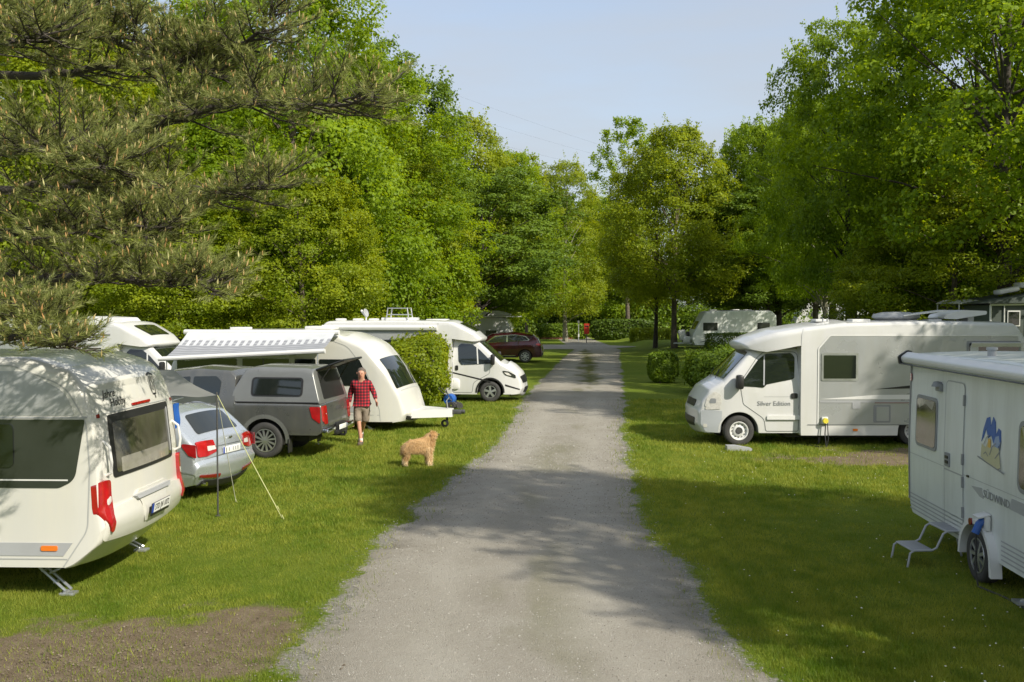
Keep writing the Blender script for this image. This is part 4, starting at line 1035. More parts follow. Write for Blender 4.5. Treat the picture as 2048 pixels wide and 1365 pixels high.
# wheel arch, plug box, wheel
k = MB(); c = (2.44, .28)
ou = [(c[0] + math.cos(a) * .455, c[1] + math.sin(a) * .43) for a in np.linspace(math.pi * 1.0, 0, 22)]; inn = [(c[0] + math.cos(a) * .405, c[1] + math.sin(a) * .38) for a in np.linspace(0, math.pi, 22)]
ou = [(c[0] - .46, .24)] + ou + [(c[0] + .47, .16)]; inn = [(c[0] + .42, .17)] + inn + [(c[0] - .41, .24)]
m_ = len(ou); v_ = []
for h in (-1.05, -1.175):
    v_ += [(p[0], h, p[1]) for p in ou] + [(p[0], h, p[1]) for p in inn[::-1]]
f_ = []
for i in range(m_ - 1):
    a, b, c2, d2 = i, i + 1, m_ + i + 1, m_ + i; n2 = 2 * m_
    f_ += [(a + n2, b + n2, c2 + n2, d2 + n2), (a, b, b + n2, a + n2), (d2, c2, c2 + n2, d2 + n2)]
k.add(v_, f_ + [(0, m_, 3 * m_, 2 * m_), (m_ - 1, 2 * m_ - 1, 4 * m_ - 1, 3 * m_ - 1)]); simple('mudguard', k, 'plain_white', t)
k = MB(); k.lathe([(0, -.012), (.04, -.012), (.04, .012)], 'y', 16, (2.36, -1.18, .675)); k.build('reflector', M['red_dark'], t)
k = MB(); k.box((2.63, -1.17, .80), (.17, .14, .02), rot=Matrix.Rotation(.25, 3, 'X'), bev=.004); k.box((2.63, -1.13, .72), (.17, .06, .16), bev=.01); bx = simple('socket_flap', k, 'plain_white', t)
k = MB(); k.tube([(2.64, -1.14, .76), (2.64, -1.20, .70), (2.64, -1.24, .60)], .042, 10); simple('blue_plug', k, 'blue', t)
k = MB(); k.tube([(2.64, -1.24, .62), (2.66, -1.23, .45), (2.66, -1.24, .2), (2.7, -1.22, .02), (3.1, -1.1, .015), (4.2, -1.0, .012)], .012, 6); simple('power_cable', k, 'cable', t)
wheel(t, 2.44, -1.05, .305, .18, -1, style='alloy', spokes=9); wheel(t, 2.44, 1.02, .305, .18, 1, style='alloy', spokes=9)
# awning cassette and roof pieces
k = MB(); k.prism(fillet([(-1.10, 2.35, .01), (-1.20, 2.36, .03), (-1.23, 2.44, .05), (-1.13, 2.515, .05), (-1.09, 2.50, .01)], True, 4), .02, 5.3, 'yz'); simple('awning_cassette', k, 'cassette' if 'cassette' in M else 'plain_white', t, label='rolled up white awning cassette along the roof edge')
k = MB(); k.prism([(-1.215, 2.352), (-1.235, 2.362), (-1.245, 2.352), (-1.225, 2.342)], .0, 5.3, 'yz'); k.prism(fillet([(-1.09, 2.33, .01), (-1.24, 2.34, .03), (-1.26, 2.45, .05), (-1.13, 2.535, .05), (-1.07, 2.52, .01)], True, 4), -.02, .02, 'yz'); simple('cassette_trim', k, 'black', t)
k = MB(); k.box((2.35, -.15, 2.585), (.62, .62, .09), bev=.03); simple('roof_hatch', k, 'alu', t)
k = MB(); k.lathe([(.05, 0), (.05, .09), (.065, .09), (.065, .12), (0, .125)], 'z', 14, (1.75, -.72, 2.52)); simple('roof_vent', k, 'mid_grey', t)
k = MB(); k.lathe([(.045, 0), (.045, .08), (.06, .08), (.06, .10), (0, .105)], 'z', 14, (1.95, -.35, 2.53)); simple('roof_vent', k, 'grey_trim', t)
k = MB(); k.prism([(5.7, -.45), (5.7, .45), (6.9, .03), (6.9, -.03)], .36, .45, 'xy'); k.tube([(6.5, .2, .5), (6.5, .2, .1)], .03, 8); simple('drawbar', k, 'galv', t)
k = MB(); a = Vector((3.9, -.95, .34)); b = Vector((3.35, -1.05, .04))
k.tube([a, b], .02, 6); k.box(b, (.16, .12, .03)); simple('steady_leg', k, 'galv', t)
# step stool by its door
p0 = P(1820, 1135); t = thing('step_stool', 'grey folding two step stool on the grass below the caravan door', 'step stool', (p0.x, p0.y, 0), R(2))
k = MB()
for y in (0, .46):
    k.tube([(-.03, y, .0), (.0, y, .17), (.05, y, .20), (.26, y, .20), (.32, y, .23), (.40, y, .40), (.45, y, .43), (.70, y, .43), (.75, y, .41), (.86, y, .0)], .014, 8)
k.tube([(.03, 0, .20), (.03, .46, .20)], .012, 6); k.tube([(.72, 0, .43), (.72, .46, .43)], .012, 6); k.tube([(.44, 0, .43), (.44, .46, .43)], .012, 6); k.tube([(.27, 0, .20), (.27, .46, .20)], .012, 6)
simple('frame', k, 'mid_grey', t)
k = MB(); k.box((.15, .23, .205), (.25, .44, .016), bev=.004); simple('lower_tread', k, 'grey_trim', t)
k = MB(); k.box((.58, .23, .436), (.27, .44, .016), bev=.004); simple('upper_tread', k, 'grey_trim', t)

# --- white streamlined caravan with its sun awning out
t = thing('awning_caravan', 'cream streamlined caravan with dark windows and an open sun awning behind the pickup', 'caravan')
THC = R(-10); place(t, (-.28, -1.15), P(785, 845, .25)[:2], THC)
hwC = lambda x, z: 1.15 - .04 * max(0, z - 1.9) ** 1.5 - .24 * max(0, x + .75) ** 1.6
Ln = 6.35
frontx = [(-1.78, 2.46, .9), (-1.05, 2.18, .7), (-.50, 1.55, .7), (-.15, .95, .35), (-.03, .62, .12), (.03, .45, .06), (-.06, .25, .05), (-.3, .22)]
B = Body([(-Ln + .3, .22), (-Ln + .1, .3, .1), (-Ln, .8, .3), (-Ln + .05, 1.6, .6), (-Ln + .35, 2.3, .55), (-Ln + 1.1, 2.52, .8), (-3.0, 2.54, 1.0)] + frontx, -Ln + .3, -.3, .25, hwC, r=.12, bulge=lambda x, z: .10 if x > -1.6 else .03, wheels=((-3.7, .3, .36),))
B.build('body', M['cream'], t)
S = -1
for a, b in ((-Ln + .25, -4.45), (-4.28, -3.02), (-2.86, -2.3), (-2.2, -.93)):
    p = [(a, 1.16), (b, 1.16), (b, 1.82), (a, 1.82)]
    if b > -1: p = fillet([(a, 1.16, .02), (-.83, 1.16, .02), (-1.14, 1.82, .05), (a, 1.82, .03)], True)
    B.side('side_window', p if b > -1 else rr(a, 1.16, b, 1.82, .03), S, M['glass'], t, off=.014)
w_ = B.end('front_window', fillet([(-.97, 1.08, .05), (.97, 1.08, .05), (.90, 1.80, .05), (-.90, 1.80, .05)], True), 'front', M['glass'], t, off=.012, rows=10)
B.side('grey_swoosh', fillet([(-.72, .52, .05), (-1.5, .66, .1), (-2.3, .60), (-2.3, .50), (-1.2, .48)], True), S, M['mid_grey'], t, off=.006)
B.line('seam', fillet([(-5.6, 2.40), (-2.2, 2.40, .5), (-1.45, 2.15, .5), (-.95, 1.5, .8), (-.62, .55, .2), (-.6, .27)]), S, .014, M['soft_line'], t)
B.line('sill_seam', [(-6.1, .42), (-.62, .42)], S, .014, M['soft_line'], t)
B.side('side_marker', rr(-1.75, .33, -1.55, .355, .01), S, M['grey_trim'], t, off=.012)
B.end('light_slot', fillet([(-.88, .40, .02), (-.42, .36, .02), (-.42, .28, .02), (-.84, .30, .02)], True), 'front', M['black'], t, off=.03, back=.04)
B.end('light_slot', fillet([(.88, .40, .02), (.42, .36, .02), (.42, .28, .02), (.84, .30, .02)], True), 'front', M['black'], t, off=.03, back=.04)
B.end('locker_seam', rr(-.8, 1.0, .8, 1.02, .006), 'front', M['soft_line'], t, off=.008)
k = MB(); k.prism(fillet([(-.2, -.75, .1), (-.2, .75, .1), (1.0, .14, .05), (1.0, -.14, .05)], True, 4), .30, .50, 'xy'); simple('drawbar_cover', k, 'plain_white', t)
k = MB(); k.box((1.1, 0, .42), (.30, .10, .12), bev=.03); k.lathe([(.0, -.05), (.05, -.04), (.06, 0), (.05, .05), (0, .06)], 'x', 12, (1.27, 0, .43)); simple('coupling_head', k, 'steel_dark', t)
k = MB(); k.tube([(.8, .2, .65), (.8, .2, .12)], .03, 8); k.lathe([(.05, -.04), (.10, -.03), (.10, .03), (.05, .04)], 'y', 16, (.8, -.05, .12)); simple('jockey_wheel', k, 'black', t)
k = MB(); k.tube([(.9, -.12, .5), (.87, -.12, .72), (.93, -.12, .80)], .012, 6); simple('brake_lever', k, 'galv', t)
for x, y in ((-1.0, -.9), (-1.0, .9), (-5.3, -.9), (-5.3, .9)):
    k = MB(); a = Vector((x - .3, y, .26)); b = Vector((x + .1, y, .04)); k.tube([a, b], .025, 6); k.box(b, (.14, .14, .04)); simple('steady_leg', k, 'galv', t)
wheel(t, -3.7, -1.0, .32, .19, -1, style='alloy'); wheel(t, -3.7, 1.0, .32, .19, 1, style='alloy')
k = MB(); k.box((-2.6, .1, 2.59), (.75, .6, .1), bev=.03); simple('roof_hatch', k, 'plain_white', t)
k = MB(); k.box((-4.9, .1, 2.57), (.45, .45, .07), bev=.02); simple('roof_hatch', k, 'plain_white', t)
# the awning
CW = t.location.copy(); c_, s_ = math.cos(THC), math.sin(THC)
def loc_of(p): dx, dy = p[0] - CW.x, p[1] - CW.y; return Vector((dx * c_ + dy * s_, -dx * s_ + dy * c_, p[2]))
m = bpy.data.materials.new('awning_fabric'); m.use_nodes = True; nt = m.node_tree; b_ = nt.nodes['Principled BSDF']; M['awning_fabric'] = m
tcn = nt.nodes.new('ShaderNodeTexCoord'); sx = nt.nodes.new('ShaderNodeSeparateXYZ'); nt.links.new(tcn.outputs['Object'], sx.inputs[0])
wv = nt.nodes.new('ShaderNodeMath'); wv.operation = 'MULTIPLY'; wv.inputs[1].default_value = 26; nt.links.new(sx.outputs['Y'], wv.inputs[0])
sn = nt.nodes.new('ShaderNodeMath'); sn.operation = 'SINE'; nt.links.new(wv.outputs[0], sn.inputs[0])
cr = nt.nodes.new('ShaderNodeValToRGB'); cr.color_ramp.elements[0].position = .35; cr.color_ramp.elements[1].position = .65
cr.color_ramp.elements[0].color = (.24, .245, .265, 1); cr.color_ramp.elements[1].color = (.36, .37, .39, 1)
mr = nt.nodes.new('ShaderNodeMapRange'); mr.inputs[1].default_value = -1; nt.links.new(sn.outputs[0], mr.inputs[0]); nt.links.new(mr.outputs[0], cr.inputs[0]); nt.links.new(cr.outputs[0], b_.inputs['Base Color']); b_.inputs['Roughness'].default_value = .7
pmat('fabric_light', (.58, .59, .60), .6, var=.05)
CA, CB = Vector((-5.75, -1.22, 2.50)), Vector((-1.75, -1.22, 2.50))
FA, FB = loc_of(AT(327, 718, 23.1)), loc_of(AT(640, 703, 22.6))
k = MB(); k.prism(fillet([(-1.14, 2.44, .01), (-1.26, 2.43, .04), (-1.28, 2.54, .05), (-1.16, 2.57, .03)], True, 4), CA.x - .1, CB.x + .1, 'yz'); simple('awning_cassette', k, 'plain_white', t)
V = []; nu, nv = 42, 16
for i in range(nu + 1):
    for j in range(nv + 1):
        u_, v_ = i / nu, j / nv; a = CA.lerp(CB, u_); b = FA.lerp(FB, u_); q = a.lerp(b, v_); q.z -= .10 * math.sin(math.pi * v_) * (.6 + .4 * math.sin(math.pi * u_)) - .006 * math.sin(u_ * 60) * math.sin(math.pi * v_); V.append(tuple(q))
F = [(i * (nv + 1) + j, (i + 1) * (nv + 1) + j, (i + 1) * (nv + 1) + j + 1, i * (nv + 1) + j + 1) for i in range(nu) for j in range(nv)]
ao = mesh_np('awning_fabric', V, F, [M['awning_fabric'], M['fabric_light']], t, smooth=True)
mi = np.zeros(len(F), dtype=np.int32)
for i in range(nu):
    for j in range(nv):
        if j < 4 or (j < 7 and i % 2 == 0): mi[i * nv + j] = 1  # pale upper rows and dashes paint sun and cassette shadow into the fabric colour
ao.data.polygons.foreach_set('material_index', mi)
k = MB(); d = (FB - FA).normalized(); k.tube([FA - d * .12, FB + d * .12], .055, 10); simple('front_bar', k, 'plain_white', t)
for f, e in ((.12, 1), (.88, -1)):
    k = MB(); a = CA.lerp(CB, f) + Vector((0, -.03, -.06)); b = FA.lerp(FB, f + e * .02) + Vector((0, .02, -.05)); mdl = a.lerp(b, .5) + Vector((e * .45, 0, -.28)); k.tube([a, mdl, b], .022, 8); simple('awning_arm', k, 'plain_white', t)
for q in (FA.lerp(FB, .02), FA.lerp(FB, .985)):
    k = MB(); k.tube([q + Vector((0, 0, -.05)), (q.x, q.y, 0)], .016, 8); k.box((q.x, q.y, .01), (.1, .1, .02)); simple('awning_post', k, 'alu', t)

# --- far caravans (one builder, different finish)
def far_caravan(name, label, L, H, x0w, y0w, th, front='slant', group=None, skirt=.3, wins=((.9, 1.75),), sg=1, matb='old_white', z=0, s=1):
    t = thing(name, label, 'caravan', (x0w, y0w, z), th, group)
    B = Body([(.15, skirt), (.02, skirt + .05, .05), (0, 1.2, .3), (.03, H - .3, .25), (.35, H, .25), (L * .5, H + .03, 1), (L - .9, H - .05, .35), (L - .05, 1.0, .4), (L, .7, .1), (L - .2, skirt)], .15, L - .2, skirt, lambda x, z: 1.1, r=.07, bulge=.04, wheels=((L * .5, .28, .36),), step=.1)
    B.build('body', M[matb], t)
    for a, b in wins:
        framed(B, 'side_window', a, 1.25, b, 1.85, sg, M['plain_white'], M['glass_grey'], t, r=.05, fw=.03)
    B.line('stripe', [(.4, .62), (L * .5 - .5, .62)], sg, .05, M['mid_grey'], t)
    B.end('front_window', rr(-.8, 1.35, .8, 1.9, .05), 'front', M['glass'], t, off=.012)
    for x in (L * .3, L * .45, L * .72): k = MB(); k.box((x, -.1, H + .06), (.5, .5, .09), bev=.03); simple('roof_hatch', k, 'plain_white', t)
    k = MB(); k.box((L * .55, .45, H + .05), (1.2, .6, .03), bev=.005); simple('solar_panel', k, 'glass_grey', t)
    for y in (1.0, -1.0): wheel(t, L * .5, y, .3, .18, 1 if y > 0 else -1, style='steel')
    k = MB(); k.prism([(L - .2, -.5), (L - .2, .5), (L + 1.1, .04), (L + 1.1, -.04)], skirt + .05, skirt + .13, 'xy'); simple('drawbar', k, 'galv', t)
    return t, B
Yc = 69.0
t, B = far_caravan('far_caravan', 'cream grey caravan with two square windows under the far trees', 5.75, 2.62, TX(1545, Yc), Yc, R(180), wins=((.45, 1.35), (4.0, 5.05)), z=.33)
B.line('swoosh', [(4.0, .95), (4.5, .62), (5.2, .5)], 1, .05, M['line'], t)
k = MB(); k.box((6.25, 0, .95), (.5, .5, .75), bev=.12, rot=Matrix.Rotation(.25, 3, 'Y')); k.box((6.0, .1, .65), (.5, .8, .5), bev=.1); simple('drawbar_cover', k, 'plain_white', t, label='bright white cover over the drawbar')
k = MB(); k.box((5.92, .3, .9), (.2, .3, .6), bev=.05); k.tube([(6.3, .3, .5), (5.8, .3, 1.1)], .03, 6); simple('bicycle_carrier', k, 'black', t)
t, B = far_caravan('distant_caravan', 'small white van glimpsed between the trunks left of the thick dark trunk', 5.6, 2.6, TX(1700, 97), 97, R(180), wins=((1.0, 1.9), (3.6, 4.4)), z=1.0, matb='white')
t, B = far_caravan('distant_caravan', 'dim white van deep under the trees right of the thick dark trunk', 5.6, 2.4, TX(1800, 92), 93, R(176), wins=((1.0, 1.9), (3.2, 4.4)), z=.7)
t, B = far_caravan('box_caravan', 'white caravan with roof box behind the dark red car', 5.0, 2.6, TX(905, 63) - .6, 60.5, R(-6), wins=((1.2, 2.0), (2.9, 3.6)), sg=-1, matb='white')
B.side('panel_door', rr(3.9, .45, 4.45, 2.1, .05), -1, M['old_white'], t, off=.01)
k = MB(); k.prism(fillet([(1.3, 2.70, .05), (4.3, 2.70, .05), (4.4, 2.78, .05), (3.7, 2.98, .15), (1.5, 3.0, .15)], True, 4), -.9, .0); simple('roof_box', k, 'plain_white', t)
k = MB(); k.box((1.0, -1.0, 2.66), (2.6, .35, .14), bev=.02); simple('awning_cassette', k, 'mid_grey', t)
k = MB(); k.box((3.3, -1.15, 2.64), (3.6, .3, .06), bev=.01); simple('gutter', k, 'plain_white', t)
# ================================================================ motorhomes
# --- right: silver grey motorhome, nose to the left. local x = 0 at the front axle
t = thing('silver_motorhome', 'long white and silver motorhome pointing left, grey side panel and white cab', 'motorhome')
s0 = P(1478, 893); place(t, (0, .98), (s0.x, s0.y), R(180)); MR = t
hwb = lambda x, z: 1.10 - .03 * max(0, z - 2.2)
hwc = lambda x, z: .98 - .20 * max(0, z - 1.30) ** 1.15 - .20 * max(0, x - .15) ** 1.7 - (.06 * max(0, .45 - z))
C = Body([(-2.2, .30), (-2.18, 1.0, .1), (-2.1, 2.2, .1), (-.75, 2.25, .4), (-.28, 2.13, .25), (.34, 1.47, .12), (.66, 1.27, .25), (.83, 1.02, .2), (.87, .88, .06), (.91, .80, .05), (.91, .48, .12), (.82, .30, .06), (.55, .28)],
         -2.2, .66, lambda x: .30, hwc, r=.10, bulge=lambda x, z: .06 if x > .5 else (.05 if x > -.6 else .02), wheels=((0, .34, .43),), step=.04)
C.build('cab', M['white'], t)
W = Body([(-6.3, .30), (-6.38, .5, .1), (-6.42, 1.4, .5), (-6.40, 2.4, .3), (-6.15, 2.78, .25), (-4, 2.82, .5), (-2.4, 2.78, .5), (-1.36, 2.66, .1), (-1.35, 2.3, .05), (-1.35, .30)], -6.3, -1.36, .26, hwb, r=.09, bulge=.03, wheels=((-3.95, .34, .42),))
W.build('living_box', M['white'], t)
K_ = Body([(-2.4, 2.20), (-2.4, 2.795, .02), (-1.5, 2.69, .8), (-.8, 2.57, .8), (-.35, 2.42, .4), (-.10, 2.29, .06), (-.16, 2.20, .05), (-.5, 2.13)], -2.4, -.5, lambda x: np.interp(x, [-2.4, -1.3, -.6, -.1], [2.25, 2.27, 2.13, 2.20]), lambda x, z: 1.092 - .30 * max(0, x + 1.1) ** 1.9 - .03 * max(0, z - 2.2), r=.12, bulge=.06, step=.05)
K_.build('roof_cap', M['white'], t)
W.side('side_panel', fillet([(-1.74, .50, .02), (-6.2, .50, .02), (-6.2, 2.49, .05), (-2.0, 2.49, .12), (-1.74, 2.20, .12)], True), 1, M['silver_panel'], t, off=.006, rows=8)
W.line('panel_trim', fillet([(-1.735, .50), (-1.735, 2.21, .1), (-1.99, 2.505, .1), (-6.2, 2.505)]), 1, .03, M['plain_white'], t, off=.012)
W.line('rub_strip', [(-1.76, 1.02), (-6.3, 1.02)], 1, .045, M['mid_grey'], t, off=.014); W.line('red_pinstripe', [(-3.0, .995), (-6.3, .995)], 1, .012, M['red_dark'], t, off=.016)
W.side('white_strip', [(-1.76, 1.075), (-6.2, 1.075), (-6.2, 1.20), (-3.0, 1.17)], 1, M['plain_white'], t, off=.008, rows=2)
W.side('black_wedge', [(-3.0, 1.30), (-4.3, 1.44), (-4.3, 1.33)], 1, M['black'], t, off=.012, rows=2)
W.line('sill_seam', [(-1.5, .50), (-6.3, .50)], 1, .014, M['line'], t, off=.008)
w_ = framed(W, 'side_window', -2.62, 1.49, -1.80, 2.11, 1, M['alu'], M['glass'], t, r=.04, fw=.05, off=.02)
w_ = framed(W, 'side_window', -6.25, 1.75, -5.05, 2.38, 1, M['grey_trim'], M['glass'], t, r=.03, fw=.05, off=.02, label='side window with a tilted open pane')
k = MB(); k.box((-5.65, 1.22, 2.30), (1.1, .02, .10), rot=Matrix.Rotation(-.5, 3, 'X')); simple('open_pane', k, 'plain_white', w_)
W.side('curtain', rr(-5.30, 1.82, -5.12, 2.28, .01), 1, M['fabric_light'], w_, off=.027, back=.001, rows=2)
W.side('service_flap', rr(-2.68, .86, -2.5, 1.01, .02), 1, M['mid_grey'], t, off=.016)
w_ = W.side('cassette_door', rr(-3.36, .55, -2.98, .95, .03), 1, M['grey_trim'], t, off=.014); W.side('door_panel', rr(-3.32, .59, -3.04, .91, .02), 1, M['silver_panel'], w_, off=.02, back=.005)
W.side('side_marker', rr(-2.63, .36, -2.52, .41, .01), 1, M['orange_lens'], t, off=.014)
for a in (-4.6, -5.6): W.side('service_flap', rr(a, .56, a + .6, .95, .03), 1, M['silver_panel'], t, off=.014)
k = MB(); k.box((-1.88, 1.13, .60), (.14, .05, .16), bev=.01); sk = simple('socket', k, 'plain_white', t)
k = MB(); k.lathe([(0, .10), (.06, .10), (.065, 0)], 'y', 12, (-1.88, 1.12, .60)); simple('yellow_plug', k, 'yellow_plug', sk)
k = MB(); k.tube([(-1.88, 1.2, .56), (-1.86, 1.22, .3), (-1.89, 1.22, .02), (-1.7, 1.1, .015), (-1.2, .3, .012), (-.9, -.6, .012)], .014, 6); k.tube([(-1.92, 1.2, .56), (-1.93, 1.24, .2), (-1.91, 1.2, .015)], .012, 6); simple('power_cable', k, 'cable', t)
# small script marks near the rear top
for a, b in ((-4.55, -4.80), (-4.95, -5.02)): W.side('script_mark', [(a, 2.40), (b, 2.43), (b, 2.38)], 1, M['mid_grey'], t, off=.012, rows=2)
# cab details
cw = C.side('door_window', fillet([(-.02, 1.36, .05), (-.55, 1.33, .05), (-.62, 1.40, .05), (-1.24, 1.52, .08), (-1.27, 2.0, .1), (-1.2, 2.10, .1), (-.62, 2.08, .12), (-.45, 1.96, .2), (-.10, 1.5, .1)], True), 1, M['glass'], t, off=.010)
C.line('quarter_post', [(-.55, 1.38), (-.585, 2.05)], 1, .03, M['mid_grey'], cw, off=.018)
C.end('windscreen', fillet([(-.78, 1.50, .05), (.78, 1.50, .05), (.68, 2.10, .08), (-.68, 2.10, .08)], True), 'front', M['glass'], t, off=.012)
dl = fillet([(-.03, 1.30), (-.09, .95, .1), (-.56, .62, .2), (-.60, .34, .05), (-1.33, .34, .04), (-1.36, 1.5, .1), (-1.33, 2.12, .12), (-.6, 2.14, .15), (-.42, 2.0, .2), (-.03, 1.45, .1), (-.03, 1.30)])
C.line('door_seam', dl, 1, .013, M['line'], t)
C.side('door_handle', rr(-1.31, 1.08, -1.16, 1.20, .04), 1, M['black'], t, off=.02)
C.side('rub_strip', rr(-1.36, .60, -.62, .70, .03), 1, M['plain_white'], t, off=.03, back=.03); C.line('seam', [(-.62, .60), (-1.36, .60)], 1, .01, M['line'], t, off=.032)
C.side('fuel_flap', rr(-1.34, .64, -1.24, .86, .03), 1, M['white'], t, off=.008); C.line('seam', [(-.55, 1.12), (-1.35, 1.12)], 1, .006, M['soft_line'], t)
text('side_lettering', 'Silver', .145, M['grey_trim'], t, (-.56, hwc(-.8, 1) + .008, .965), sg=1); text('side_lettering', 'Edition', .145, M['grey_trim'], t, (-.955, hwc(-.8, 1) + .008, .965), sg=1, squash=.96)
h_ = C.side('headlight', fillet([(.40, .95, .04), (.42, 1.18, .08), (.56, 1.24, .08), (.72, 1.08, .08), (.77, .90, .05), (.60, .84, .03)], True), 1, M['clear_lens'], t, off=.012, rows=8)
C.side('bulb_recess', fillet([(.52, .97, .03), (.52, 1.08, .04), (.64, 1.08, .04), (.67, .97, .03)], True), 1, M['grey_trim'], h_, off=.016, back=.003)
C.side('indicator', fillet([(.42, .84, .02), (.42, .90, .02), (.75, .88, .02), (.75, .82, .02)], True), 1, M['clear_lens'], t, off=.014)
for sg in (-1,): C.side('headlight', fillet([(.40, .95, .04), (.42, 1.18, .08), (.56, 1.24, .08), (.72, 1.08, .08), (.77, .90, .05), (.60, .84, .03)], True), sg, M['clear_lens'], t, off=.012)
C.end('grille', fillet([(-.45, .84, .04), (.45, .84, .04), (.50, 1.0, .04), (-.50, 1.0, .04)], True), 'front', M['black'], t, off=.012)
C.end('grille', fillet([(-.55, .44, .04), (.55, .44, .04), (.60, .62, .04), (-.60, .62, .04)], True), 'front', M['black'], t, off=.012)
C.side('bumper', fillet([(.42, .30, .05), (.38, .80, .03), (.80, .82, .05), (.85, .78, .05), (.85, .5, .1), (.74, .32, .08)], True), 1, M['bumper_silver'], t, off=.010, rows=8, back=.02, label='silver grey front bumper')
C.side('fog_light', rr(.71, .42, .80, .50, .03), 1, M['clear_lens'], t, off=.016)
ar = [(math.cos(a) * .455, .34 + math.sin(a) * .455) for a in np.linspace(-.05, math.pi + .05, 26)]
C.line('arch_lip', ar, 1, .035, M['white'], t, off=.012)
k = MB(); k.box((.02, 1.10, 1.46), (.16, .22, .32), bev=.05); k.tube([(.0, .95, 1.40), (.02, 1.08, 1.40)], .03, 8); simple('wing_mirror', k, 'black', t)
k = MB(); k.box((.02, -1.10, 1.46), (.16, .22, .32), bev=.05); simple('wing_mirror', k, 'black', t)
for y in (.35, -.25): k = MB(); k.tube([(.42, y, 1.50), (.24, y - .45, 1.68)], .008, 4); simple('wiper', k, 'black', t)
k = MB(); k.box((-.3, 0, .62), (.9, 1.5, .6)); k.box((-3.95, 0, .55), (1.0, 1.5, .5)); k.box((-2.4, 0, .22), (2.6, 1.4, .10)); simple('underbody', k, 'under', t)
for x in (0, -3.95):
    for sg in (1, -1): wheel(t, x, sg * (.98 - .12), .345, .22, sg, style='steel', rimmat='plain_white', rim=.62)
k = MB(); k.tube([(-1.92, .6, .26), (-1.92, .6, .02)], .03, 8); k.box((-1.92, .6, .01), (.15, .15, .02)); simple('steady_leg', k, 'steel_dark', t)
# roof: dish, air conditioner, hatches
k = MB(); k.lathe([(0, 0), (.42, .02), (.55, .10), (.52, .17), (.3, .22), (0, .23)], 'z', 28, (-3.85, .1, 2.80)); 
for i in range(0, len(k.v)): x, y, z = k.v[i]; k.v[i] = (-3.85 + (x + 3.85) * 1.0, y * .8, z)
simple('satellite_dome', k, 'mid_grey', t); k = MB(); k.box((-4.35, .3, 3.0), (1.0, .5, .025), rot=Matrix.Rotation(.12, 3, 'Y')); k.tube([(-4.2, .3, 2.8), (-4.2, .3, 2.97)], .03, 6); simple('solar_panel', k, 'plain_white', t)
k = MB(); k.prism(fillet([(-5.80, 3.05, .05), (-5.80, 2.97, .05), (-5.1, 2.86, .05), (-4.80, 2.87, .03), (-4.86, 2.97, .1), (-5.3, 3.07, .15)], True, 5), -.45, .45); k.box((-5.5, 0, 2.85), (.14, .6, .12)); simple('air_conditioner', k, 'plain_white', t, label='white roof air conditioner')
for x, w_ in ((-2.0, .3), (-2.9, .42), (-4.6, .3)): k = MB(); k.box((x, .3, 2.83), (w_, .4, .06), bev=.02); simple('roof_hatch', k, 'plain_white', t)
for i, x in enumerate((-1.95, -2.05)): k = MB(); k.tube([(x, .7, 2.80), (x, .7, 2.88)], .02, 6); simple('roof_bolt', k, 'mid_grey', t)
# levelling ramp
q = P(1478, 901); t = thing('levelling_ramp', 'flat grey levelling wedge on the grass under the motorhome front wheel', 'ramp', (q.x, q.y, 0), 0)
k = MB(); k.prism([(-.28, 0), (.26, 0), (.26, .05), (-.08, .11), (-.28, .11)], -.12, .12); k.build('wedge', M['mid_grey'], t)

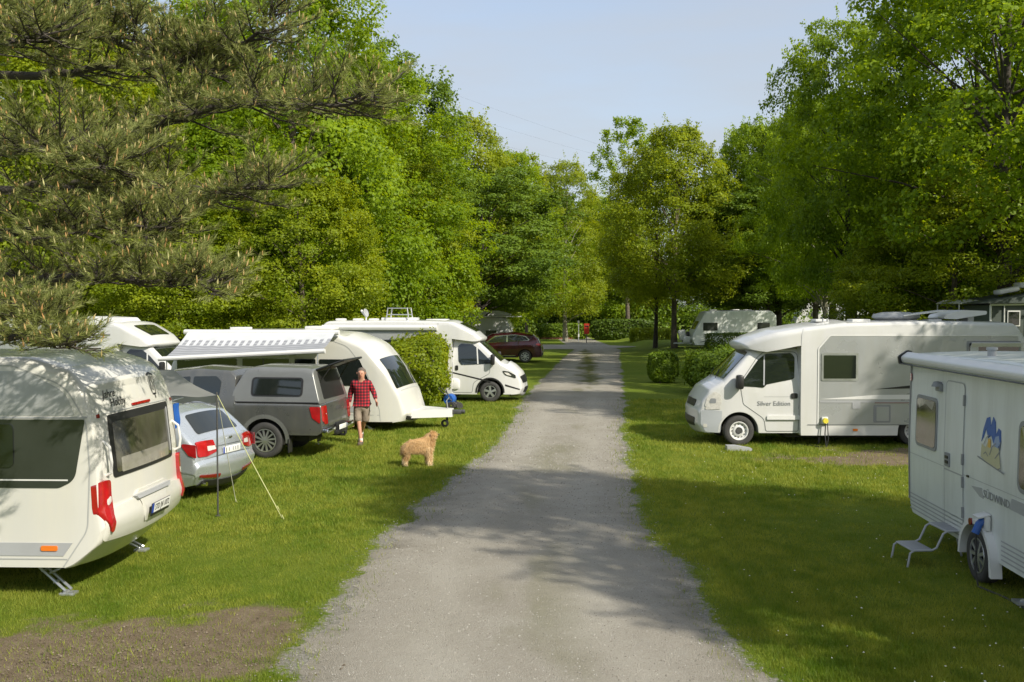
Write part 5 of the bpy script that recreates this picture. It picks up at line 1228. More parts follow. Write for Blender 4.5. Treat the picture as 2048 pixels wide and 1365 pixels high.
# --- motorhomes pointing right
def ducato(name, label, wx, wy, th, L=6.9, awn=True, band=True, H=2.68, group=None):
    t = thing(name, label, 'motorhome'); place(t, (0, -.99), (wx, wy), th)
    hwc = lambda x, z: .99 - .18 * max(0, z - 1.25) ** 1.15 - .22 * max(0, x - .1) ** 1.8 - .06 * max(0, .45 - z)
    C = Body([(-2.2, .28), (-2.18, 1.0, .1), (-2.1, 2.1, .1), (-.9, 2.16, .4), (-.42, 2.02, .25), (.38, 1.30, .12), (.72, 1.12, .2), (.93, .92, .12), (1.02, .72, .1), (1.06, .45, .12), (.98, .26, .05), (.6, .24)],
             -2.2, .7, .26, hwc, r=.11, bulge=lambda x, z: .12 if x > .5 else (.05 if x > -.6 else .02), wheels=((0, .34, .44),), step=.05)
    C.build('cab', M['white'], t); e = L - 1.05
    hb = lambda x, z: 1.10
    W = Body([(-e, .28), (-e - .03, .6, .1), (-e, 1.5, .5), (-e + .04, H - .35, .25), (-e + .35, H, .3), (-3, H + .03, .5), (-1.30, H - .01, .1), (-1.26, 2.3, .05), (-1.26, .28)], -e, -1.27, .26, hb, r=.07, bulge=.02, wheels=((-3.9, .34, .42),), step=.08)
    W.build('living_box', M['white'], t)
    K_ = Body([(-2.2, 2.1), (-2.2, H + .012, .02), (-1.25, H - .01, .5), (-.55, 2.32, .5), (-.28, 2.09, .06), (-.34, 2.02, .04), (-.6, 2.02)], -2.2, -.6, lambda x: np.interp(x, [-2.2, -1.2, -.6], [2.1, 2.1, 2.02]), lambda x, z: 1.105 - .30 * max(0, x + 1.1) ** 1.9, r=.11, bulge=.05, step=.06)
    K_.build('roof_cap', M['white'], t)
    K_.end('skylight', fillet([(-.55, 2.30, .05), (.55, 2.30, .05), (.62, 2.58, .05), (-.62, 2.58, .05)], True), 'front', M['glass'], t, off=.012)
    S = -1
    W.side('upper_panel', rr(-e + .35, 1.62, -1.75, H - .12, .03), S, M['silver_panel'], t, off=.004)
    W.line('panel_trim', [(-1.72, .3), (-1.72, H - .06)], S, .03, M['soft_line'], t)
    cw = C.side('door_window', fillet([(.12, 1.28, .05), (-.95, 1.24, .06), (-1.05, 1.36, .06), (-1.08, 1.86, .08), (-.98, 1.94, .08), (-.60, 1.92, .15), (-.35, 1.74, .15)], True), S, M['glass'], t, off=.010)
    C.line('quarter_post', [(-.40, 1.27), (-.44, 1.82)], S, .04, M['plain_white'], cw, off=.016)
    C.end('windscreen', fillet([(-.80, 1.34, .05), (.80, 1.34, .05), (.70, 2.0, .08), (-.70, 2.0, .08)], True), 'front', M['glass'], t, off=.012)
    C.line('door_seam', fillet([(.02, 1.24), (-.02, .95, .1), (-.55, .66, .2), (-.60, .32, .05), (-1.24, .32, .04), (-1.26, 1.5, .1), (-1.22, 2.0, .1)]), S, .013, M['line'], t)
    C.side('door_handle', rr(-1.16, 1.06, -1.06, 1.22, .03), S, M['black'], t, off=.02)
    C.line('black_stripe', [(-1.25, .98), (-.9, .90), (.02, .68)], S, .045, M['black'], t, off=.006)
    for sg in (1, -1):
        h_ = C.side('headlight', fillet([(.38, 1.06, .04), (.50, .90, .05), (.86, .78, .05), (.84, .90, .04), (.62, 1.02, .05)], True), sg, M['glass_grey'], t, off=.012, rows=6)
        C.side('bulb_recess', fillet([(.44, 1.0, .02), (.56, .91, .02), (.74, .86, .02), (.6, .98, .02)], True), sg, M['clear_lens'], h_, off=.015, back=.002)
        C.side('fog_trim', [(.5, .54), (.98, .40), (.98, .44), (.5, .60)], sg, M['black'], t, off=.008, rows=2)
    C.end('grille', fillet([(-.60, .62, .05), (.60, .62, .05), (.72, .84, .05), (-.72, .84, .05)], True), 'front', M['black'], t, off=.012)
    C.end('grille', fillet([(-.5, .34, .03), (.5, .34, .03), (.5, .48, .03), (-.5, .48, .03)], True), 'front', M['black'], t, off=.012)
    ar = [(math.cos(a) * .46, .34 + math.sin(a) * .46) for a in np.linspace(-.05, math.pi + .05, 26)]
    C.line('arch_lip', ar, S, .05, M['black'], t, off=.010)
    for sg in (1, -1):
        k = MB(); k.box((.10, sg * 1.10, 1.42), (.14, .18, .36), bev=.05); k.tube([(.08, sg * .92, 1.32), (.1, sg * 1.06, 1.32)], .03, 8); simple('wing_mirror', k, 'black', t)
    k = MB(); k.box((-.3, 0, .62), (.9, 1.5, .6)); k.box((-3.9, 0, .55), (1.0, 1.5, .5)); k.box((-2.4, 0, .22), (2.6, 1.4, .10)); simple('underbody', k, 'under', t)
    for x in (0, -3.9):
        for sg in (1, -1): wheel(t, x, sg * (.99 - .12), .345, .22, sg, style='alloy', spokes=5, rim=.60)
    if awn:
        k = MB(); k.prism(fillet([(-1.10, 2.38, .01), (-1.19, 2.38, .04), (-1.23, 2.50, .05), (-1.12, 2.58, .03)], True, 4), -e + .22, -1.75, 'yz'); simple('awning_cassette', k, 'plain_white', t)
        W.side('painted_shade_strip', rr(-e + .22, 2.34, -1.75, 2.375, .01), S, M['grey_trim'], t, off=.02)  # grey strip painted for the shade just below the awning cassette
    return t, C, W, e
s0 = P(980, 805)
t, C, W, e = ducato('long_motorhome', 'long white motorhome pointing right behind the hedge shrub, awning case and roof racks', s0.x, s0.y, R(-5))
S = -1
w_ = W.side('open_window', rr(-2.45, 1.50, -1.95, 2.26, .04), S, M['black'], t, off=.012, label='open dark entrance door window'); W.side('curtain', rr(-2.40, 1.55, -2.12, 2.02, .02), S, M['fabric_light'], w_, off=.02, back=.002)
framed(W, 'pillar_window', -1.60, 1.16, -1.36, 1.92, S, M['plain_white'], M['glass_grey'], t, r=.02, fw=.02)
W.side('window_strip', rr(-4.9, 2.16, -3.95, 2.22, .02), S, M['grey_trim'], t, off=.02); framed(W, 'side_window', -4.9, 1.5, -3.95, 2.12, S, M['grey_trim'], M['glass'], t)
framed(W, 'side_window', -3.6, 1.5, -2.7, 2.1, S, M['grey_trim'], M['glass'], t)
W.side('leaf_print', fillet([(-1.78, 1.3, .05), (-1.6, 1.1, .05), (-1.5, .9, .05), (-1.7, .7, .05), (-1.85, .9, .05)], True), S, M['soft_line'], t, off=.006)
for x in (-5.2, -4.6, -4.05): k = MB(); k.box((x, -.3, 2.73), (.3, .4, .08), bev=.03); simple('roof_hatch', k, 'plain_white', t)
k = MB(); k.box((-3.2, 0, 2.75), (1.2, .7, .1), bev=.03); simple('roof_hatch', k, 'plain_white', t)
k = MB(); k.box((-1.9, 0, 2.72), (.7, .7, .06), bev=.02); simple('roof_hatch', k, 'plain_white', t)
k = MB(); k.tube([(-4.45, .2, 2.70), (-4.45, .2, 2.85)], .03, 6); k.tube([(-4.42, .2, 2.8), (-4.62, .2, 3.05)], .04, 6); simple('dish_arm', k, 'plain_white', t)
k = MB(); k.lathe([(0, 0), (.10, .01), (.15, .04), (.14, .05), (.0, .02)], 'z', 20)
dsh = simple('satellite_dish', k, 'mid_grey', t); dsh.location = (-4.48, .2, 2.95); dsh.rotation_euler = (.3, R(72), 0)
k = MB()
for y in (-.4, .3):
    for x in (-3.60, -2.84): k.tube([(x, y, 2.78), (x + (.05 if x < -3 else -.05), y, 3.14)], .022, 6)
    k.tube([(-3.55, y, 3.12), (-2.89, y, 3.12)], .015, 6); k.tube([(-3.57, y, 2.90), (-2.87, y, 2.90)], .015, 6)
for x in (-3.55, -2.89): k.tube([(x, -.4, 3.12), (x, .3, 3.12)], .015, 6)
simple('roof_rack', k, 'alu', t)
k = MB(); k.box((-1.28, -.93, .60), (.55, .30, .38), bev=.1); simple('side_bulge', k, 'plain_white', t)
# back-left motorhome
t, C, W, e = ducato('partly_hidden_motorhome', 'white motorhome partly hidden behind the left caravan roof, dark skylight over the cab', AT(328, 700, 28.3).x - 0.1, 28.3, R(-8), awn=False, H=2.70)
t.location.x -= .45 * 0
for a, b in ((-3.35, -2.45), (-2.35, -1.7)): framed(W, 'side_window', a, 1.45, b, 2.02, S, M['plain_white'], M['glass_grey'], t, r=.04, fw=.03)
W.line('gutter', [(-5.2, 2.36), (-1.45, 2.36)], S, .05, M['grey_trim'], t, off=.02); W.line('panel_seam', [(-2.4, 1.1), (-2.4, 2.3)], S, .02, M['soft_line'], t, off=.02)
k = MB(); k.prism(fillet([(-2.55, 2.70, .03), (-1.35, 2.70, .03), (-1.5, 2.84, .1), (-2.5, 2.88, .06)], True, 4), -.5, .5); simple('roof_hatch', k, 'plain_white', t)
k = MB(); k.box((-4.2, 0, 2.76), (1.8, .7, .03)); simple('solar_panel', k, 'pale_blue', t)
k = MB(); k.tube([(-3.5, -1.12, 1.2), (-3.5, -1.25, 1.75), (-1.75, -1.25, 1.70), (-1.75, -1.12, 1.3)], .02, 6); k.tube([(-2.6, -1.25, 1.72), (-2.6, -1.2, 1.3)], .016, 6); simple('washing_rail', k, 'plain_white', t)

# ================================================================ cars
# --- silver estate car, tail towards the track. local x=0 at the tail
t = thing('estate_car', 'silver estate car under the grey tarpaulin, red tail lamps towards the track', 'car')
place(t, (.12, .80), P(390, 973, .26)[:2], R(163.5))
def hwS(x, z):
    w = .905 - .10 * max(0, (.55 - x)) ** 1.7 - .35 * max(0, x - 3.9) ** 2 * .5
    w -= .06 * max(0, .42 - z) / .2; w -= .045 * max(0, (z - .85)) ** .9 * 1.0 if z < .98 else .006 + .40 * (z - .98) ** 1.15
    return w
B = Body([(.35, .24), (.16, .26, .05), (.05, .42, .08), (.0, .58, .06), (.06, .66, .04), (.10, .92, .12), (.20, 1.02, .05), (.55, 1.36, .10), (.80, 1.43, .12), (1.7, 1.465, .8), (2.7, 1.40, .4), (3.45, 1.02, .2), (4.35, .80, .3), (4.62, .62, .1), (4.62, .3, .1), (4.4, .24)],
         .3, 4.4, .24, hwS, r=.09, bulge=lambda x, z: .12 if x < .3 and z < .95 else (.06 if x < .9 else .05), wheels=((.98, .31, .37), (3.66, .31, .37)), step=.04)
B.build('body', M['silver_paint'], t)
B.end('rear_window', fillet([(-.60, 1.04, .05), (.60, 1.04, .05), (.52, 1.33, .06), (-.52, 1.33, .06)], True), 'rear', M['glass'], t, off=.010)
for sg in (1, -1):
    B.side('quarter_window', fillet([(.55, 1.02, .05), (1.25, 1.0, .03), (1.25, 1.30, .03), (.98, 1.28, .05)], True), sg, M['glass'], t, off=.008)
    B.side('door_window', fillet([(1.30, 1.0, .02), (2.05, .99, .02), (2.05, 1.32, .02), (1.30, 1.30, .03)], True), sg, M['glass'], t, off=.008)
    B.side('door_window', fillet([(2.12, .99, .02), (3.2, 1.0, .05), (2.65, 1.30, .08), (2.12, 1.32, .02)], True), sg, M['glass'], t, off=.008)
    l_ = B.end('tail_lamp', fillet([(sg * .40, .76, .02), (sg * .44, .92, .02), (sg * .80, .95, .02), (sg * .80, .72, .03), (sg * .62, .71, .02)], True), 'rear', M['red_lens'], t, off=.02, back=.03)
    B.end('clear_lens', fillet([(sg * .42, .80, .01), (sg * .44, .86, .01), (sg * .60, .87, .01), (sg * .60, .79, .01)], True), 'rear', M['clear_lens'], l_, off=.025, back=.004)
    B.side('tail_lamp', fillet([(.04, .72, .01), (.05, .93, .02), (.33, .95, .04), (.17, .76, .03)], True), sg, M['red_lens'], t, off=.012)
    B.end('reflector', rr(min(sg * .34, sg * .78), .405, max(sg * .34, sg * .78), .44, .01), 'rear', M['red_dark'], t, off=.016)
    k = MB(); k.tube([(.75, sg * .60, 1.455), (1.6, sg * .62, 1.50), (2.5, sg * .60, 1.45)], .016, 6); simple('roof_rail', k, 'alu', t)
B.end('lower_trim', fillet([(-.72, .24, .03), (.72, .24, .03), (.66, .36, .05), (-.66, .36, .05)], True), 'rear', M['black'], t, off=.014)
B.end('boot_seam', rr(-.66, .655, .66, .665, .003), 'rear', M['line'], t, off=.006)
B.end('boot_crease', rr(-.42, .835, .42, .845, .003), 'rear', M['line'], t, off=.008)
B.line('door_seam', [(1.28, 1.0), (1.22, .6), (1.4, .34)], 1, .01, M['line'], t); B.line('door_seam', [(2.08, 1.0), (2.08, .34)], 1, .01, M['line'], t)
T_, N_ = B._end('rear', .77); k = MB(); k.box((T_[0] - .115 - .01, 0, .77), (.012, .52, .11), bev=.003); pl = simple('number_plate', k, 'plate_white', t)
k = MB(); k.box((T_[0] - .132 - .0, .235, .77), (.006, .045, .105)); simple('country_band', k, 'blue_plate', pl)
for y_ in (.16, .08, -.04, -.11, -.18):
    k = MB(); k.box((T_[0] - .132, y_, .77), (.004, .035, .06)); simple('plate_mark', k, 'mid_grey', pl)
k = MB(); k.box((T_[0] - .10, 0, .965), (.03, .10, .03), bev=.01); simple('badge', k, 'chrome', t)
k = MB(); k.tube([(.30, .62, .27), (.02, .62, .27)], .035, 10); simple('exhaust', k, 'chrome', t)
k = MB(); k.tube([(.95, -.0, 1.46), (.80, 0, 1.54)], .008, 5); simple('aerial', k, 'black', t)
k = MB(); k.box((.98, 0, .5), (.8, 1.4, .5)); k.box((3.66, 0, .5), (.8, 1.4, .45)); simple('underbody', k, 'under', t)
for x in (.98, 3.66):
    for sg in (1, -1): wheel(t, x, sg * .79, .315, .21, sg)

# --- grey pickup with hard-top. local x=0 at rear axle
t = thing('pickup_truck', 'dark grey pickup truck with a hardtop, its rear flap raised', 'pickup truck')
s0 = P(530, 918); place(t, (0, .93), (s0.x, s0.y), R(171)); PK = t
def hwP(x, z):
    w = .925 - .05 * max(0, .60 - z) - .06 * max(0, (-.75 - x)) ** 1.2 - .18 * max(0, x - 3.3) ** 1.8
    if z > 1.12: w -= .30 * (z - 1.12) ** 1.1
    return w
B = Body([(-1.10, .52), (-1.20, .54, .04), (-1.24, .70, .03), (-1.20, 1.13, .04), (-1.12, 1.16, .03), (.62, 1.16, .02), (.66, 1.18, .02), (.70, 1.70, .06), (.82, 1.80, .08), (1.6, 1.84, .5), (2.3, 1.76, .3), (3.05, 1.22, .15), (4.0, 1.08, .25), (4.15, .9, .1), (4.2, .5, .1), (4.0, .42)],
         -1.12, 4.0, lambda x: .50 if x < 1 else .40, hwP, r=.06, bulge=lambda x, z: .04, wheels=((0, .38, .46), (3.15, .38, .46)), step=.04)
B.build('body', M['grey_paint'], t)
def hwT(x, z): return .905 - .24 * max(0, z - 1.16) ** 1.15
H_ = Body([(-1.19, 1.15), (-1.18, 1.20, .02), (-.98, 1.84, .07), (-.80, 1.875, .08), (.25, 1.89, .6), (.50, 1.84, .15), (.72, 1.45, .2), (.74, 1.15)], -1.16, .72, 1.165, hwT, r=.10, bulge=.03, step=.04)
H_.build('hardtop', M['canopy_paint'], t)
for sg in (1, -1):
    w_ = H_.side('hardtop_window', rr(-.80, 1.29, .32, 1.68, .09), sg, M['black'], t, off=.008); H_.side('pane', rr(-.76, 1.32, .28, 1.65, .07), sg, M['glass'], w_, off=.014, back=.004)
    H_.line('rail_seam', [(-1.15, 1.17), (.72, 1.17)], sg, .022, M['black'], t, off=.006)
    B.side('cab_window', fillet([(1.02, 1.27, .08), (1.62, 1.27, .02), (1.62, 1.68, .03), (1.12, 1.69, .10), (1.0, 1.58, .08)], True), sg, M['glass'], t, off=.010)
    B.side('cab_window', fillet([(1.70, 1.27, .02), (2.75, 1.27, .05), (2.25, 1.64, .1), (1.70, 1.68, .03)], True), sg, M['glass'], t, off=.010)
    ar = [(math.cos(a) * .50, .38 + math.sin(a) * .50) for a in np.linspace(-.2, math.pi + .1, 26)]
    B.line('wheel_flare', ar, sg, .085, M['canopy_paint'], t, off=.03)
    B.line('wheel_flare', [(x + 3.15, z) for x, z in ar], sg, .085, M['canopy_paint'], t, off=.03)
    B.line('cab_seam', [(.68, 1.15), (.66, .55)], sg, .015, M['line'], t); B.line('cab_seam', fillet([(.98, 1.2), (.95, .9, .2), (1.1, .5)]), sg, .01, M['line'], t)
    B.end('tail_lamp', fillet([(sg * .66, .72, .03), (sg * .66, 1.10, .03), (sg * .885, 1.10, .04), (sg * .885, .80, .04), (sg * .80, .72, .04)], True), 'rear', M['red_lens'], t, off=.02, back=.03)
    l_ = B.side('tail_lamp', fillet([(-1.19, .74, .02), (-1.19, 1.09, .03), (-.96, 1.09, .03), (-1.02, .86, .06)], True), sg, M['red_lens'], t, off=.014)
    k = MB(); k.box((-1.236, sg * .70, .90), (.03, .05, .10), bev=.01); simple('clear_lens', k, 'clear_lens', l_)
    k = MB(); k.box((-1.28, sg * .62, .56), (.14, .52, .16), bev=.03); simple('bumper', k, 'chrome', t)
    k = MB(); k.box((3.0, sg * 1.05, 1.28), (.16, .2, .22), bev=.05); simple('wing_mirror', k, 'chrome', t)
    k = MB(); k.box((-.52, sg * .86, .28), (.02, .2, .28)); simple('mud_flap', k, 'black', t)
w_ = B.end('tailgate', rr(-.63, .68, .63, 1.12, .03), 'rear', M['grey_paint'], t, off=.014)
B.end('tailgate_handle', rr(-.16, .96, .16, 1.04, .02), 'rear', M['steel_dark'], w_, off=.02)
for i in range(4): 
    k = MB(); k.box((-1.262, .46 - i * .05, .80), (.006, .030, .035)); simple('chrome_letter', k, 'chrome', w_)
k = MB(); k.box((-1.28, 0, .50), (.16, .72, .10), bev=.02); simple('bumper_step', k, 'black', t)
k = MB(); k.box((-1.365, 0, .60), (.01, .44, .10), bev=.003); pl = simple('number_plate', k, 'plate_white', t)
k = MB(); k.box((-1.30, 0, .62), (.06, .52, .16), bev=.01); simple('plate_recess', k, 'black', t)
k = MB(); k.tube([(-1.1, 0, .42), (-1.42, 0, .42)], .03, 8); k.lathe([(0, -.02), (.035, -.02), (.035, .04), (0, .06)], 'z', 12, (-1.42, 0, .46)); simple('tow_bar', k, 'black', t)
# dark opening and raised flap
H_.end('flap_opening', fillet([(-.66, 1.22, .05), (.66, 1.22, .05), (.58, 1.78, .06), (-.58, 1.78, .06)], True), 'rear', M['black'], t, off=.006)
k = MB(); k.box((-1.02, -.15, 1.34), (.06, .45, .22), bev=.02); simple('crate', k, 'mid_grey', t); k = MB(); 
for y in (-.3, -.2, -.1, 0): k.tube([(-1.06, y, 1.28), (-1.06, y, 1.46)], .008, 4)
simple('wire_rack', k, 'alu', t)
k = MB()
a = Vector((-1.0, 0, 1.83)); dirv = Vector((-.86, 0, .30)).normalized(); u_ = Vector((0, 1, 0)); L2 = .62
for sgn in (-1, 1): k.tube([a + u_ * sgn * .58, a + dirv * L2 + u_ * sgn * .60], .025, 6)
k.tube([a + dirv * L2 - u_ * .60, a + dirv * L2 + u_ * .60], .025, 6); k.tube([a - u_ * .58, a + u_ * .58], .025, 6); fl = simple('rear_flap', k, 'black', t)
nrm = dirv.cross(u_).normalized() * .006
k = MB(); q = [a + u_ * .57, a + dirv * L2 + u_ * .59, a + dirv * L2 - u_ * .59, a - u_ * .57]; k.add([tuple(p + nrm) for p in q] + [tuple(p - nrm) for p in q], [(0, 1, 2, 3), (7, 6, 5, 4), (0, 4, 5, 1), (1, 5, 6, 2), (2, 6, 7, 3), (3, 7, 4, 0)]); simple('flap_pane', k, 'canopy_paint', fl)
for sg in (1, -1): k = MB(); k.tube([a + dirv * .35 + u_ * sg * .55, (-1.07, sg * .60, 1.55)], .010, 5); simple('gas_strut', k, 'black', t)
k = MB(); k.box((0, 0, .6), (1.0, 1.4, .4)); k.box((3.15, 0, .6), (1.0, 1.4, .4)); k.box((1.5, 0, .38), (4.6, 1.0, .12)); simple('underbody', k, 'under', t)
for x in (0, 3.15):
    for sg in (1, -1): wheel(t, x, sg * .80, .378, .26, sg, spokes=12, rim=.64)

# --- dark red car far along the track, tail to the right
t = thing('red_car', 'dark red estate car parked beyond the long motorhome', 'car')
s0 = P(1050, 726); place(t, (0, .93), (s0.x, s0.y), R(176))
def hwE(x, z):
    w = .95 - .10 * max(0, (-.45 - x)) ** 1.5 - .12 * max(0, x - 3.0) ** 1.8
    if z > 1.08: w -= .42 * (z - 1.08) ** 1.1
    return w
B = Body([(-.65, .32), (-.92, .36, .05), (-.98, .62, .1), (-.95, .85, .05), (-.85, 1.08, .1), (-.66, 1.42, .12), (-.45, 1.60, .1), (.4, 1.70, .5), (1.3, 1.70, .5), (2.0, 1.62, .3), (2.75, 1.16, .2), (3.6, 1.02, .3), (3.85, .7, .1), (3.8, .35, .1), (3.6, .3)],
         -.65, 3.6, .30, hwE, r=.10, bulge=.06, wheels=((0, .36, .42), (2.85, .36, .42)), step=.05)
B.build('body', M['maroon'], t)
for sg in (1, -1):
    w_ = B.side('side_glass', fillet([(-.30, 1.28, .06), (2.35, 1.12, .05), (1.75, 1.54, .12), (.6, 1.62, .2), (-.05, 1.52, .12)], True), sg, M['chrome'], t, off=.006)
    B.side('door_window', fillet([(-.22, 1.30, .05), (1.0, 1.19, .02), (1.0, 1.56, .02), (.5, 1.58, .1), (0, 1.49, .1)], True), sg, M['glass'], w_, off=.012, back=.003)
    B.side('door_window', fillet([(1.08, 1.19, .02), (2.22, 1.15, .05), (1.7, 1.49, .1), (1.08, 1.56, .02)], True), sg, M['glass'], w_, off=.012, back=.003)
    B.side('tail_lamp', fillet([(-.90, .98, .02), (-.60, 1.02, .03), (-.66, 1.12, .03), (-.86, 1.10, .03)], True), sg, M['red_lens'], t, off=.012)
    B.line('sill_trim', [(.55, .42), (2.35, .42)], sg, .03, M['chrome'], t)
    B.side('lower_cladding', rr(.5, .30, 2.4, .40, .02), sg, M['black'], t, off=.006)
B.end('rear_window', fillet([(-.60, 1.12, .05), (.60, 1.12, .05), (.52, 1.48, .06), (-.52, 1.48, .06)], True), 'rear', M['glass'], t, off=.010)
B.end('light_band', rr(-.7, .99, .7, 1.05, .02), 'rear', M['red_lens'], t, off=.012)
B.end('lower_trim', rr(-.8, .36, .8, .55, .04), 'rear', M['black'], t, off=.012)
B.end('windscreen', fillet([(-.68, 1.18, .05), (.68, 1.18, .05), (.56, 1.60, .06), (-.56, 1.60, .06)], True), 'front', M['glass'], t, off=.010)
k = MB(); k.box((2.35, 1.0, 1.20), (.15, .18, .14), bev=.04); simple('wing_mirror', k, 'maroon', t)
for x in (0, 2.85):
    for sg in (1, -1): wheel(t, x, sg * .82, .36, .23, sg, spokes=8, rim=.66)
k = MB(); k.box((1.4, 0, .55), (3.9, 1.3, .4)); simple('underbody', k, 'under', t)
# ================================================================ the man, the dog, small things
def skin(name, pts, edges, rad, root, mat, parent, sub=2, bakesmooth=True):
    """pts dict name->(x,y,z); rad name->r or (rx, ry); grows one continuous surface"""
    keys = list(pts); me = bpy.data.meshes.new(name)
    me.from_pydata([pts[k] for k in keys], [(keys.index(a), keys.index(b)) for a, b in edges], [])
    o = bpy.data.objects.new(name, me); col.objects.link(o)
    md = o.modifiers.new('skin', 'SKIN'); md.use_smooth_shade = True; sv = me.skin_vertices[0].data
    for i, k in enumerate(keys):
        r = rad[k]; sv[i].radius = (r, r) if not hasattr(r, '__len__') else r; sv[i].use_root = (k == root)
    ms = o.modifiers.new('sub', 'SUBSURF'); ms.levels = sub; ms.render_levels = sub
    dg = bpy.context.evaluated_depsgraph_get(); m2 = bpy.data.meshes.new_from_object(o.evaluated_get(dg)); bpy.data.objects.remove(o); m2.name = name
    m2.shade_smooth(); m2.materials.clear(); m2.materials.append(mat)
    return link(bpy.data.objects.new(name, m2), parent)
pmat('skin_tone', (.52, .27, .18), .5, var=.08, vscale=9); pmat('hair_grey', (.13, .105, .085), .8, var=.4, vscale=60, bump=.6, bscale=120)
pmat('shorts_cloth', (.25, .205, .16), .85, var=.2, vscale=14, bump=.5, bscale=30); pmat('sock_white', (.70, .69, .65), .8); pmat('shoe', (.12, .09, .07), .6, var=.3, vscale=20)
m = bpy.data.materials.new('plaid'); m.use_nodes = True; nt = m.node_tree; b_ = nt.nodes['Principled BSDF']; M['plaid'] = m
tcn = nt.nodes.new('ShaderNodeTexCoord'); sx = nt.nodes.new('ShaderNodeSeparateXYZ'); nt.links.new(tcn.outputs['Object'], sx.inputs[0])
def stripe(o, fr, ph, wd):
    a = nt.nodes.new('ShaderNodeMath'); a.operation = 'MULTIPLY_ADD'; a.inputs[1].default_value = fr; a.inputs[2].default_value = ph; nt.links.new(o, a.inputs[0])
    f = nt.nodes.new('ShaderNodeMath'); f.operation = 'FRACT'; nt.links.new(a.outputs[0], f.inputs[0])
    g_ = nt.nodes.new('ShaderNodeMath'); g_.operation = 'LESS_THAN'; g_.inputs[1].default_value = wd; nt.links.new(f.outputs[0], g_.inputs[0]); return g_.outputs[0]
su = nt.nodes.new('ShaderNodeMath'); su.operation = 'ADD'; nt.links.new(stripe(sx.outputs['X'], 15, .2, .48), su.inputs[0]); nt.links.new(stripe(sx.outputs['Z'], 15, .1, .48), su.inputs[1])
cr = nt.nodes.new('ShaderNodeValToRGB'); e = cr.color_ramp.elements; cr.color_ramp.interpolation = 'CONSTANT'
e[0].color = (.46, .020, .032, 1); e[1].position = .4; e[1].color = (.15, .010, .018, 1); q = e.new(.8); q.color = (.018, .010, .016, 1)
dv = nt.nodes.new('ShaderNodeMath'); dv.operation = 'MULTIPLY'; dv.inputs[1].default_value = .5; nt.links.new(su.outputs[0], dv.inputs[0]); nt.links.new(dv.outputs[0], cr.inputs[0]); nt.links.new(cr.outputs[0], b_.inputs['Base Color']); b_.inputs['Roughness'].default_value = .85
s0 = P(722, 891); t = thing('person', 'man in a red checked shirt and brown shorts walking over the grass', 'person', (s0.x, s0.y + .12, 0), 0)
pp = {'pelvis': (0, .04, .96), 'waist': (0, .03, 1.08), 'chest': (0, .02, 1.28), 'top': (0, .02, 1.41), 'neck': (.0, -.01, 1.485), 'jaw': (.0, -.035, 1.545), 'head': (0, -.03, 1.635), 'crown': (0, -.012, 1.70),
      'shl': (-.17, .02, 1.41), 'ell': (-.27, .06, 1.15), 'wrl': (-.275, -.02, .93), 'hal': (-.27, -.04, .86),
      'shr': (.17, .02, 1.41), 'elr': (.285, .03, 1.17), 'wrr': (.345, -.12, 1.02), 'har': (.365, -.17, .965),
      'hil': (-.095, .03, .90), 'knl': (-.055, -.07, .50), 'anl': (.00, -.12, .10), 'tol': (.01, -.24, .045),
      'hir': (.095, .03, .90), 'knr': (.045, .06, .50), 'anr': (-.06, .36, .24), 'tor': (-.07, .30, .09)}
rd_ = {'pelvis': (.15, .11), 'waist': (.155, .12), 'chest': (.165, .115), 'top': (.12, .09), 'neck': .066, 'jaw': (.075, .080), 'head': (.095, .108), 'crown': (.070, .085),
       'shl': .058, 'ell': .040, 'wrl': .028, 'hal': (.034, .018), 'shr': .058, 'elr': .040, 'wrr': .028, 'har': (.034, .018),
       'hil': .09, 'knl': .056, 'anl': .038, 'tol': .035, 'hir': .09, 'knr': .056, 'anr': .038, 'tor': .035}
ee = [('pelvis', 'waist'), ('waist', 'chest'), ('chest', 'top'), ('top', 'neck'), ('neck', 'jaw'), ('jaw', 'head'), ('head', 'crown'), ('top', 'shl'), ('shl', 'ell'), ('ell', 'wrl'), ('wrl', 'hal'),
      ('top', 'shr'), ('shr', 'elr'), ('elr', 'wrr'), ('wrr', 'har'), ('pelvis', 'hil'), ('hil', 'knl'), ('knl', 'anl'), ('anl', 'tol'), ('pelvis', 'hir'), ('hir', 'knr'), ('knr', 'anr'), ('anr', 'tor')]
for hn, base, dr in (('hal', Vector(pp['hal']), Vector((.01, -.03, -.9))), ('har', Vector(pp['har']), Vector((.28, -.55, -.62)))):
    dr.normalize(); sd_ = Vector((0, 1, 0)) if hn == 'hal' else Vector((-.3, .4, -.5)).normalized()
    for i, ln in enumerate((.055, .07, .075, .068, .052)):
        off = sd_ * (i - 2) * .017; a = hn + 'f%d' % i
        pp[a] = tuple(base + off + dr * (.02 if i else -.01)); pp[a + 'k'] = tuple(base + off * 1.2 + dr * (.02 + ln * .6) + (sd_ * -.02 if i == 0 else Vector())); pp[a + 't'] = tuple(base + off * 1.15 + dr * (.02 + ln) + Vector((0, -.012, .004)))
        rd_[a] = .010; rd_[a + 'k'] = .0088; rd_[a + 't'] = .0065; ee += [(hn, a), (a, a + 'k'), (a + 'k', a + 't')]
skin('body', pp, ee, rd_, 'pelvis', M['skin_tone'], t)
keep = ['waist', 'chest', 'top', 'shl', 'ell', 'wrl', 'shr', 'elr', 'wrr', 'pelvis']
sp = {k: pp[k] for k in keep}; sp['pelvis'] = (0, .04, .98); sp['wrl'] = (-.275, -.015, .95); sp['wrr'] = (.34, -.11, 1.035); sp['col'] = (0, .0, 1.475)
sr = {'pelvis': (.178, .145), 'waist': (.20, .165), 'chest': (.215, .155), 'top': (.15, .12), 'shl': .086, 'ell': .068, 'wrl': .044, 'shr': .078, 'elr': .062, 'wrr': .044, 'col': .065}
